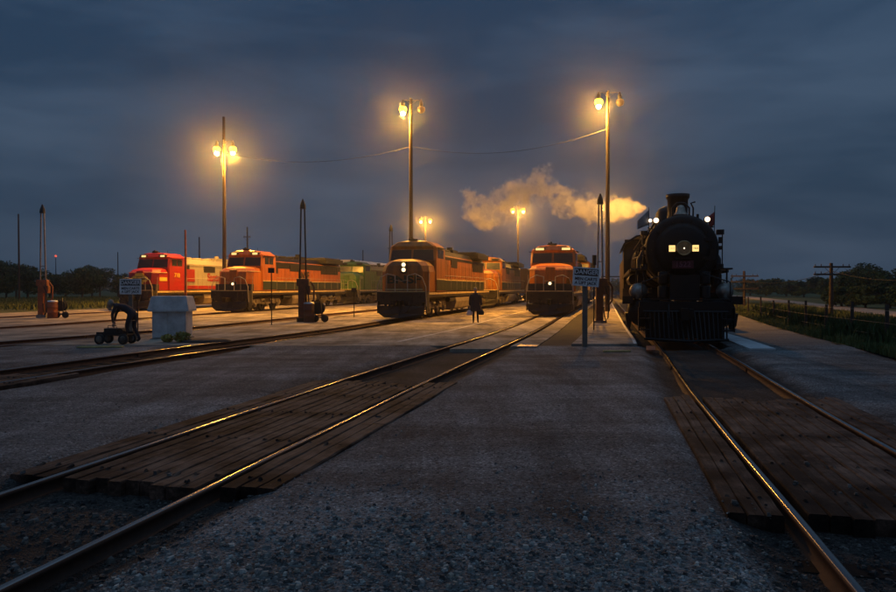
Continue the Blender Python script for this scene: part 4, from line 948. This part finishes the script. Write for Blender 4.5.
# ================================================================== people
def skinned(name, joints, edges, mt, parent, sub=2):
    me = bpy.data.meshes.new(name); me.from_pydata([j[0] for j in joints], edges, []); o = bpy.data.objects.new(name, me); C.objects.link(o); o.parent = parent
    s = o.modifiers.new('skin','SKIN'); s.use_smooth_shade = True
    for k, j in enumerate(joints):
        r = j[1]; me.skin_vertices[0].data[k].radius = (r, r) if not isinstance(r, tuple) else r
    me.skin_vertices[0].data[0].use_root = True
    ss_ = o.modifiers.new('sub','SUBSURF'); ss_.levels = sub; ss_.render_levels = sub
    me.materials.append(mt); return o
def hand(b, wrist, d, side, mt):        # curled hand hanging along direction d
    wv = Vector(wrist); d = Vector(d).normalized(); sd = d.cross(Vector((0,1,0))).normalized(); fw = sd.cross(d)
    b.tube([wv, wv+d*.05, wv+d*.095],[.024,.036,.034],8)
    for k in range(4):
        o = fw*(-.030+.020*k); ln = (.062,.072,.068,.052)[k]
        b.tube([wv+d*.09+o, wv+d*(.09+ln*.55)+o+sd*side*.008, wv+d*(.09+ln*.8)+o+sd*side*.03],[.010,.009,.007],6)
    b.tube([wv+d*.03-fw*.03, wv+d*.065-fw*.055, wv+d*.095-fw*.05+sd*side*.02],[.012,.011,.008],6)
def head(t, c, facing, hairm, tilt=0):
    c = Vector(c); f = Vector(facing).normalized(); s = f.cross(Vector((0,0,1))).normalized()
    b = MB(); b.ball(c, .105, 16, (.80,.95,1.12)); b.ball(c+f*.105+Vector((0,0,-.02)), .018, 8, (1,1,1.4)); b.cyl(c-Vector((0,0,.20)), c-Vector((0,0,.06)), .055, .052, 12)
    for q in (-1,1): b.ball(c+s*q*.086+Vector((0,0,-.01)), .024, 8, (.5,1,1.3))
    b.ball(c+f*.07+Vector((0,0,-.085)),.03,8)
    h = b.build('head', M['skin'], t)
    b = MB()
    for q in (-1,1): b.ball(c+s*q*.035+f*.092+Vector((0,0,.012)), .009, 6)
    b.tube([c+f*.097-s*.022+Vector((0,0,-.055)), c+f*.103+Vector((0,0,-.057)), c+f*.097+s*.022+Vector((0,0,-.055))],.004,5); b.build('face_features', M['hair'], h)
    b = MB(); b.ball(c-f*.030+Vector((0,0,.022)), .108, 16, (.82,.92,1.04)); b.build('hair', hairm, h)
    return h
# standing person on the apron, seen from behind, long dark coat, a bag in each hand
Yp = 36.6; pt = thing('person', 'person in a long dark coat standing on the apron, holding two bags', 'person', (PX(475.5,Yp), Yp, gz(Yp)-.02), 0); pt.scale = (1.06,1.06,1.06)
J = [((0,0,.93),.13), ((0,0,1.12),.125), ((0,0,1.34),.15), ((0,0,1.47),.07), ((0,-.01,1.52),.055),
     ((-.19,0,1.40),.062), ((-.25,.02,1.12),.050), ((-.27,-.04,.88),.034), ((.19,0,1.40),.062), ((.24,.03,1.13),.050), ((.27,-.02,.88),.034),
     ((-.09,0,.86),.098), ((-.10,-.02,.48),.062), ((-.10,.02,.10),.045), ((-.11,-.11,.04),.038), ((.09,0,.86),.098), ((.11,.01,.48),.062), ((.12,.03,.10),.045), ((.13,-.10,.04),.038)]
Ed = [(0,1),(1,2),(2,3),(3,4),(2,5),(5,6),(6,7),(2,8),(8,9),(9,10),(0,11),(11,12),(12,13),(13,14),(0,15),(15,16),(16,17),(17,18)]
skinned('body', J, Ed, M['cloth2'], pt)
head(pt, (0,-.01,1.66), (0.2,-1,0), M['hair'])
b = MB()
for s, wx in ((-1,-.27),(1,.27)): hand(b, (wx,-.04 if s<0 else -.02,.87), (0,-.05,-1), -s, None)
b.build('hands', M['skin'], pt)
cb = MB(); rings = []
for z, rx, ry in ((.60,.27,.20),(.72,.255,.185),(.92,.225,.165),(1.08,.20,.15),(1.22,.225,.16),(1.36,.235,.155),(1.44,.19,.13),(1.50,.10,.09)):
    rings.append([(math.cos(a)*rx*(1+.05*math.sin(5*a+z*6)*(1.5-z)), math.sin(a)*ry*(1+.06*math.sin(7*a)*(1.5-z)), z) for a in [2*math.pi*k/28 for k in range(28)]])
cb.loft(rings, False, True)
for s, pts in ((-1,[(-.17,0,1.42),(-.25,.01,1.26),(-.265,.02,1.12),(-.28,-.03,.92)]),(1,[(.17,0,1.42),(.25,.01,1.26),(.265,.03,1.12),(.285,-.01,.92)])): cb.tube(pts,[.075,.075,.066,.055],12)
cb.build('coat', M['cloth'], pt)
def carrybag(label, mt, loc, w_, h_):
    b = MB(); b.loft([[(math.cos(a)*w_*k, math.sin(a)*w_*.45*k, z) for a in [2*math.pi*i/16 for i in range(16)]] for z,k in ((0,.75),(.04,.95),(h_*.5,1),(h_*.85,.72),(h_,.3))],True,True)
    t = thing('bag', label, 'bag', loc); b.build('bag_body', mt, t); h = MB(); h.tube([(-w_*.35,0,h_*.9),(-w_*.2,0,h_+.10),(w_*.2,0,h_+.10),(w_*.35,0,h_*.9)],.009,6); h.build('handle', mt, t); return t
carrybag('pale bag held low by the person on the apron', M['bag'], (PX(475.5,Yp)-.30,Yp-.05,gz(Yp)+.40), .17,.28)
carrybag('dark bag held on the right of the person on the apron', M['rubber'], (PX(475.5,Yp)+.30,Yp-.03,gz(Yp)+.42), .15,.28)
# person bending over a cart at left
Yb = 21.6; X0b = PX(118,Yb); bt = thing('person', 'person in dark clothes bending over the low cart at left', 'person', (X0b+.10, Yb+.25, gz(Yb)-.02), 0)
J = [((.22,0,.95),.135), ((.05,0,1.10),.135), ((-.20,0,1.20),.15), ((-.32,0,1.20),.07), ((-.37,0,1.20),.055),
     ((-.20,-.19,1.16),.062), ((-.30,-.22,.90),.048), ((-.26,-.24,.64),.034), ((-.22,.19,1.16),.062), ((-.38,.2,.92),.048), ((-.42,.18,.68),.034),
     ((.22,-.10,.90),.10), ((.10,-.13,.52),.065), ((.24,-.13,.12),.047), ((.13,-.15,.05),.04), ((.26,.10,.90),.10), ((.22,.13,.50),.065), ((.40,.13,.12),.047), ((.29,.15,.05),.04)]
skinned('body', J, Ed, M['cloth'], bt)
head(bt, (-.47,0,1.22), (-.75,-.2,-.6), M['greyhair'])
b = MB(); hand(b, (-.26,-.24,.63), (.02,0,-1), 1, None); hand(b, (-.42,.18,.67), (-.05,0,-1), 1, None); b.build('hands', M['skin'], bt)
# the cart
ct = thing('wheeled_cart', 'low dark four wheeled cart under the bending person at left', 'cart', (X0b-.02, Yb-.15, gz(Yb)-.015), R(-4)); ct.scale = (.78,.8,.85)
b = MB(); b.box((0,0,.34),(1.25,.55,.05)); b.box((0,-.25,.40),(1.25,.03,.08)); b.box((0,.25,.40),(1.25,.03,.08)); b.tube([(.60,-.2,.36),(.72,-.2,.85),(.72,.2,.85),(.60,.2,.36)],.018,6); b.build('deck', M['steel_dark'], ct, .005)
for x in (-.46,.50):
    for y in (-.31,.31):
        b = MB(); b.lathe((x,y,.19),(0,1,0),[(-.05,.13),(-.05,.19),(.05,.19),(.05,.13)],20); wl = b.build('wheel', M['rubber'], ct)
        b = MB(); b.lathe((x,y,.19),(0,1,0),[(-.055,.03),(-.05,.125),(.05,.125),(.055,.03)],16); b.build('hub', M['truckm'], wl)
b = MB(); b.box((-.12,0,.47),(.5,.34,.20)); b.cyl((.25,-.1,.47),(.25,.12,.47),.11,n=16); b.tube([(-.3,0,.55),(-.3,0,.66),(.05,0,.66),(.05,0,.55)],.014,6); b.build('pump_unit', M['plow'], ct, .01)
b = MB(); b.tube([(0,0,0),(0,0,1.55)],.022,8); o = b.build('thin_post', M['steel_dark']); o.location = (PX(137.5,24.2),24.2,gz(24.2)-.02); tag(o, 'thin dark post just right of the left danger sign', 'post')

# ================================================================== fuelling cranes and posts
def fuel_crane(px, Y, hgt, label, colm, spread=.34, cabinet=True, cm='crane'):
    t = thing('fuelling_crane', label, 'fuelling stand', (PX(px,Y),Y,gz(Y)-.02), 0, 'fuelling stands beside the tracks')
    b = MB(); b.box((0,0,.10),(.6,.5,.2)); b.tube([(-spread/2,0,.1),(-spread/2,0,2.4),(-spread*.28,0,hgt-.4),(0,0,hgt)],.045,8); b.tube([(spread/2,0,.1),(spread/2,0,2.4),(spread*.28,0,hgt-.4),(0,0,hgt)],.045,8)
    b.box((0,0,1.2),(spread,.04,.05)); b.box((0,0,3.2),(spread*.85,.04,.05)); b.build('twin_pipes', colm, t)
    b = MB(); b.loft([[(math.cos(a)*.17,math.sin(a)*.17,hgt-.42) for a in [math.pi*k/4 for k in range(8)]],[(math.cos(a)*.15,math.sin(a)*.15,hgt-.2) for a in [math.pi*k/4 for k in range(8)]],[(math.cos(a)*.03,math.sin(a)*.03,hgt+.12) for a in [math.pi*k/4 for k in range(8)]]]); b.build('top_pulley', M['steel_dark'], t)
    if cabinet:
        b = MB(); b.box((-.05,-.06,1.0),(.34,.30,2.0)); b.box((.02,-.06,2.15),(.66,.30,.40)); b.box((.28,-.08,1.75),(.30,.28,.45)); b.tube([(.42,-.05,2.2),(.62,-.05,1.9),(.60,-.05,1.2),(.35,-.1,.9)],.05,8); b.build('hose_cabinet', M[cm], t, .02)
        b = MB(); b.tube([(.22,-.22,1.9),(.34,-.25,1.5),(.38,-.25,.9),(.36,-.25,.35),(.26,-.25,.18),(.18,-.25,.4),(.14,-.24,.9)],.035,8); b.build('hose', M['rubber'], t)
    return t
fuel_crane(43, 43.2, 6.9, 'fuelling stand at far left, orange cabinet below a tall pair of pipes', M['galv'])
fuel_crane(303, 38.2, 6.6, 'fuelling stand in front of the bright orange locomotive', M['steel_dark'], cm='crane_dark')
fuel_crane(391, 56, 6.8, 'fuelling stand whose top shows left of the weathered orange locomotive', M['steel_dark'], .30)
fuel_crane(600, 35.6, 6.55, 'fuelling stand on the platform behind the tilted danger sign', M['galv'], .26, cm='crane_dark')
# drums / carts next to the stands
def drum(px, Y, label, topm, h=.9, r=.29, dm='crane'):
    t = thing('oil_drum', label, 'drum', (PX(px,Y),Y,gz(Y)-.02)); b = MB(); b.lathe((0,0,0),(0,0,1),[(0,r),(h*.33,r),(h*.34,r+.015),(h*.36,r),(h*.66,r),(h*.67,r+.015),(h*.69,r),(h,r)],20); b.build('drum_body', M[dm], t)
    b = MB(); b.lathe((0,0,h),(0,0,1),[(0,r*1.02),(.07,r*.95),(.10,r*.2)],20); b.build('lid', topm, t); return t
drum(52.5, 42.6, 'orange drum with a pale lid beside the far left fuelling stand', M['white'], 1.0)
drum(309, 37.6, 'drum beside the cart at the stand in front of the bright orange locomotive', M['bright_steel'], 1.0, dm='crane_dark')
def hose_cart(px, Y, label):
    t = thing('hose_cart', label, 'hose cart', (PX(px,Y),Y,gz(Y)-.02), 0, 'hose carts by the fuelling stands')
    b = MB(); b.tube([(-.25,0,.2),(-.25,0,1.15),(.1,0,1.25),(.15,0,.3)],.025,6); b.tube([(-.25,.3,.2),(-.25,.3,1.15),(.1,.3,1.25),(.15,.3,.3)],.025,6); b.box((-.1,.15,.25),(.6,.4,.05)); b.build('cart_frame', M['steel_dark'], t)
    b = MB(); b.lathe((-.05,.02,.75),(0,1,0),[(0,.34),(.03,.34),(.03,.2),(.23,.2),(.23,.34),(.26,.34)],20); b.build('hose_reel', M['rubber'], t)
    for x in (-.2,.32):
        b = MB(); b.lathe((x,-.08,.2),(0,1,0),[(0,.08),(0,.20),(.07,.20),(.07,.08)],18); b.build('wheel', M['rubber'], t)
    return t
hose_cart(60.5, 42.8, 'dark hose cart right of the far left fuelling stand')
hose_cart(319, 37.8, 'dark hose cart right of the stand in front of the bright orange locomotive')
def marker(px, Y, top_py, label, head_='plate'):
    z = PZ(top_py,Y)-gz(Y); t = thing('marker_post', label, 'marker post', (PX(px,Y),Y,gz(Y)-.02)); b = MB(); b.tube([(0,0,0),(0,0,z)],.028,8); b.build('post', M['steel_dark'], t)
    b = MB()
    if head_ == 'plate': b.box((0,-.04,z-.1),(.32,.02,.26))
    else: b.box((0,-.04,z-.15),(.16,.12,.42)); b.box((0,-.04,z-.55),(.14,.12,.14))
    b.build('marker_head', M['ink'], t, .01); return t
marker(271.5, 35.0, 268, 'thin marker post with a small plate in front of the bright orange cab')
marker(354, 44.0, 288, 'short thin marker post in front of the green locomotive')
marker(594, 29.0, 256, 'thin signal post with a small dark head beside the tilted danger sign', 'lamp')
def pole(px, Y, top_py, label, r=.13, arm=None, m=None, base_lamp=False):
    h = PZ(top_py,Y)-gz(Y); t = thing('utility_pole', label, 'utility pole', (PX(px,Y),Y,gz(Y)-.1), 0, 'utility poles around the yard')
    b = MB(); b.tube([(0,0,-.2),(0.02,0,h*.5),(0,0,h+.1)],[r,r*.85,r*.7],10); b.build('pole', m or M['woodpole'], t)
    if arm:
        b = MB()
        for z, w_ in arm:
            b.box((0,-.12,h-z),(w_,.09,.11))
            for k in (-.46,-.3,.3,.46): b.cyl((k*w_,-.12,h-z+.05),(k*w_,-.12,h-z+.18),.025,n=6)
        b.tube([(-.5,-.1,h-arm[0][0]),(0,-.1,h-arm[0][0]-.5),(.5,-.1,h-arm[0][0])],.015,5)
        b.build('crossarm', M['fence'], t)
    return t
pole(19, 88, 214, 'bare dark pole at the far left above the trees')
pole(185.5, 47.5, 230, 'reddish pole standing in front of the red and silver locomotive', .09, m=M['crane'])
pole(199.5, 100, 237, 'thin dark pole rising behind the red and silver locomotive')
pole(247.5, 90, 227, 'dark pole with a short bracket behind the bright orange cab', arm=[(1.2,.9)])
pole(118, 150, 252, 'small far pole above the trees left of the red locomotive')
pole(363, 120, 250, 'small far pole above the white topped freight car')
pole(744, 61, 271, 'utility pole with three crossarms just right of the steam locomotive', .14, arm=[(.35,2.4),(.85,2.4),(1.45,2.4)])
pole(831, 44, 263, 'nearest utility pole with two crossarms in front of the right hand trees', .14, arm=[(.15,2.3),(.62,2.3)])
P1_ = (PX(831,44),44,PZ(271,44)); P2_ = (PX(744,61),61,PZ(280,61)); P3_ = (PX(1010,31),31,PZ(262,31))
cable(P1_, P2_, .5, 'telegraph_wire', 'wire between the two utility poles at right'); cable(P3_, P1_, .7, 'telegraph_wire', 'wire running off to the right from the nearest utility pole')
# distant red light on a mast
t = thing('radio_mast', 'far mast with a small red lamp above the left trees', 'mast', (PX(56,260),260,gz(260))); b = MB(); b.tube([(0,0,0),(0,0,PZ(257,260)+.2)],[.25,.1],6); b.build('mast', M['steel_dark'], t); b = MB(); b.ball((0,0,PZ(257,260)+.6),.45,8); b.build('red_lamp', E_PIPE, t)
# walkway gantry seen between platform lamp post and the tender
b = MB(); b.box((0,0,4.25-1.2),(2.6,.3,.12)); b.box((-1.25,0,1.5),(.12,.12,3.0)); b.box((1.25,0,1.5),(.12,.12,3.0)); o = b.build('pipe_gantry', M['steel_dark']); o.location = (PX(613,78),78,gz(78)); tag(o, 'low dark pipe gantry over the far end of the platform', 'gantry')

# fence at right
fy = [19.4, 22.9, 26.4, 30.0, 33.8, 38.2, 43, 49, 56, 64, 74, 86]
for k, y in enumerate(fy):
    b = MB(); hgt = 1.22+.08*math.sin(k*2.3); b.tube([(0,0,-.2),(.01,0,.6),(.02*math.sin(k),0,hgt)],[.062,.058,.05],8); o = b.build('fence_post', M['fence']); o.location = (fence_x(y),y,gz(y))
    order = ['nearest','second','third','fourth','fifth','sixth','seventh','eighth','ninth','tenth','eleventh','farthest'][k]
    tag(o, f'{order} wooden post of the wire fence along the right side, counted from the camera', 'fence post', 'wooden fence posts on the right')
for z, nm in ((1.05,'top'),(.7,'middle'),(.35,'lowest')):
    b = MB(); pts = [(fence_x(10),10,gz(10)+z)]+[(fence_x(y)-.055,y,gz(y)+z) for y in fy]; b.tube(pts,.0035,4); tag(b.build('fence_wire', M['galv']), f'{nm} strand of fence wire along the right side', 'fence wire')

# ================================================================== vegetation
def tree_mesh(seed, h, wd, n=2600, leaf=.20):
    rnd = random.Random(seed); tb = MB()
    tb.tube([(0,0,-.2),(.1,0,h*.3),(.0,.1,h*.62)],[.17,.13,.06],8)
    for k in range(7):
        a = rnd.uniform(0,6.28); z0 = h*rnd.uniform(.15,.5); tb.tube([(0,0,z0),(math.cos(a)*wd*.3,math.sin(a)*wd*.3,z0+h*.22),(math.cos(a)*wd*.5,math.sin(a)*wd*.5,z0+h*.33)],[.07,.04,.02],5)
    cbm = MB(); nc = 15
    for k in range(nc):
        a = rnd.uniform(0,6.28); rr = wd*.5*rnd.random()**.6; z = h*rnd.uniform(.22,.86); f = 1-.5*abs(z/h-.5)
        leafclump(cbm, (math.cos(a)*rr*f, math.sin(a)*rr*f, z), wd*rnd.uniform(.15,.28), wd*rnd.uniform(.15,.28), h*rnd.uniform(.09,.17), n//nc, leaf, rnd, .25)
    return tb, cbm
protos = []
for s, (h, wd) in enumerate(((5.6,5.8),(6.6,6.4),(4.6,6.2),(5.2,4.6),(3.2,4.4))):
    tb, cbm = tree_mesh(40+s, h, wd); protos.append((tb.build('trunk', M['bark']), cbm.build('crown', M['leaf']), h))
used = [False]*5
def tree(k, X, Y, sc, rz, label, group, name='tree'):
    t = thing(name, label, name, (X,Y,gz(Y)-.1), rz, group); t.scale = (sc,sc,sc)
    for src in protos[k][:2]:
        o = src if not used[k] else src.copy()
        if used[k]: C.objects.link(o)
        o.parent = t
    used[k] = True
rt = random.Random(21)
lt = [(6,112,1,1.05),(28,104,0,1.0),(50,112,2,.95),(66,118,2,.9),(82,106,0,.95),(100,110,1,.82),(118,116,0,.82),(140,122,2,.9),(-12,100,1,1.0),(16,128,0,1.2),(92,130,1,1.0),(160,125,0,.9)]
pos_words = ['behind the bare dark pole at the far left','between the bare dark pole and the far left fuelling stand','directly behind the far left fuelling stand','just right of the far left fuelling stand','in the gap left of the red mast lamp side','left of the danger sign, tallest of its neighbours','behind the left danger sign','hidden partly by the red locomotive nose','at the very left edge of the view','rising in the back row over the bare pole','in the back row left of the danger sign','right behind the red locomotive cab']
for (px, Y, k, sc), wd_ in zip(lt, pos_words): tree(k, PX(px,Y), Y, sc, rt.uniform(0,6.28), 'dark bushy tree ' + wd_, 'trees behind the yard on the left')
rtl = [(842,78,3,.74,'low tree at the left end of the right hand clump, behind the nearest utility pole'),(858,80,0,.80,'broad tree second from the left in the right hand clump'),(876,76,1,.66,'tree third from the left in the right hand clump'),(893,78,0,.76,'tree at the right edge of the photo in the clump'),(868,92,1,.84,'tree in the back row of the right hand clump'),(912,74,1,.66,'tree whose crown leans in at the right edge')]
for px, Y, k, sc, lb in rtl: tree(k, PX(px,Y), Y, sc, rt.uniform(0,6.28), lb, 'clump of trees on the right')
bs_ = [(750,150,1.15,'left of the three-arm utility pole'),(766,140,1.2,'rounder one, just right of the three-arm utility pole'),(786,135,1.05,'between the two utility poles, left one'),(804,128,1.05,'between the two utility poles, right one'),(822,118,1.2,'just left of the nearest utility pole'),(842,66,.72,'in front of the right clump, left one'),(866,62,.7,'in front of the right clump, middle one'),(890,60,.75,'in front of the right clump, right one')]
for px, Y, sc, lb in bs_: tree(4, PX(px,Y), Y, sc, rt.uniform(0,6.28), 'dark shrub ' + lb, 'shrubs beyond the dirt road', 'shrub')
# far wood along the horizon: one mass
b = MB(); rf = random.Random(9)
for k in range(330):
    a = rf.uniform(-46, 46); Y = rf.uniform(300, 420); X = Y*math.tan(R(a)); s = rf.uniform(4,9)
    leafclump(b, (X,Y,rf.uniform(1.2,3.0)), s, s, rf.uniform(2,3.6), 55, .9, rf)
struct(b.build('distant_wood', M['leaf']), 'stuff')
# grass and weeds along the fence and field edges
def blades(n, fn, seed, hmin, hmax, wdt=.012):
    rnd = random.Random(seed); b = MB()
    for k in range(n):
        x, y, s = fn(rnd); h = rnd.uniform(hmin,hmax)*s; a = rnd.uniform(0,6.28); w_ = wdt*(1+y*.035); dx, dy = math.cos(a)*w_, math.sin(a)*w_; l = rnd.uniform(-.4,.4)*h; l2 = rnd.uniform(-.4,.4)*h
        z = gz(y)+.02; b.add([(x-dx,y-dy,z),(x+dx,y+dy,z),(x+dx*.7+l*.4,y+dy*.7+l2*.4,z+h*.6),(x+l,y+l2,z+h),(x-dx*.7+l*.4,y-dy*.7+l2*.4,z+h*.6)],[(0,1,2,3,4)])
    return b
def verge(r):
    y = 14+60*r.random()**1.4; x = fence_x(y)-.9+8.5*r.random()**1.5; c = .5+.9*max(0,noise.noise(Vector((x*.6,y*.4,3)))+.3); return x, y, c
struct(blades(42000, verge, 4, .08, .34).build('tall_grass', M['grassblade']), 'stuff')
def field(r):
    y = 56+60*r.random(); x = X1(y)-7-45*r.random(); return x, y, 1
struct(blades(14000, field, 5, .2, .5, .02).build('field_grass', M['grassblade']), 'stuff')
def weedfn(r):
    k = r.randrange(12); y = (19,21,23,25.5,28,31,34,38,42,17,47,52)[k]; x = fence_x(y)+(.6,1.6,.2,1.1,2.4,.5,1.4,.6,2.0,.9,1,2)[k]; return x+r.gauss(0,.35), y+r.gauss(0,.4), 1
struct(blades(9000, weedfn, 6, .3, .75, .02).build('tall_weeds', M['leaf']), 'stuff')

# ------------------------------------------------------------------ thin haze added to give the lamps a glow
HZ = True
if HZ:
    b = MB(); b.box((0, 190, 20), (700, 640, 46)); hz = b.build('haze', None)
    m = bpy.data.materials.new('lamp_glow_haze'); m.use_nodes = True; t = m.node_tree; t.nodes.clear()
    o = N(t,'ShaderNodeOutputMaterial'); pv = N(t,'ShaderNodeVolumePrincipled'); t.links.new(pv.outputs[0], o.inputs['Volume'])
    pv.inputs['Color'].default_value = (.95,.96,1,1); pv.inputs['Density'].default_value = .0009; pv.inputs['Anisotropy'].default_value = .95
    hz.data.materials.clear(); hz.data.materials.append(m); hz['kind'] = 'stuff'
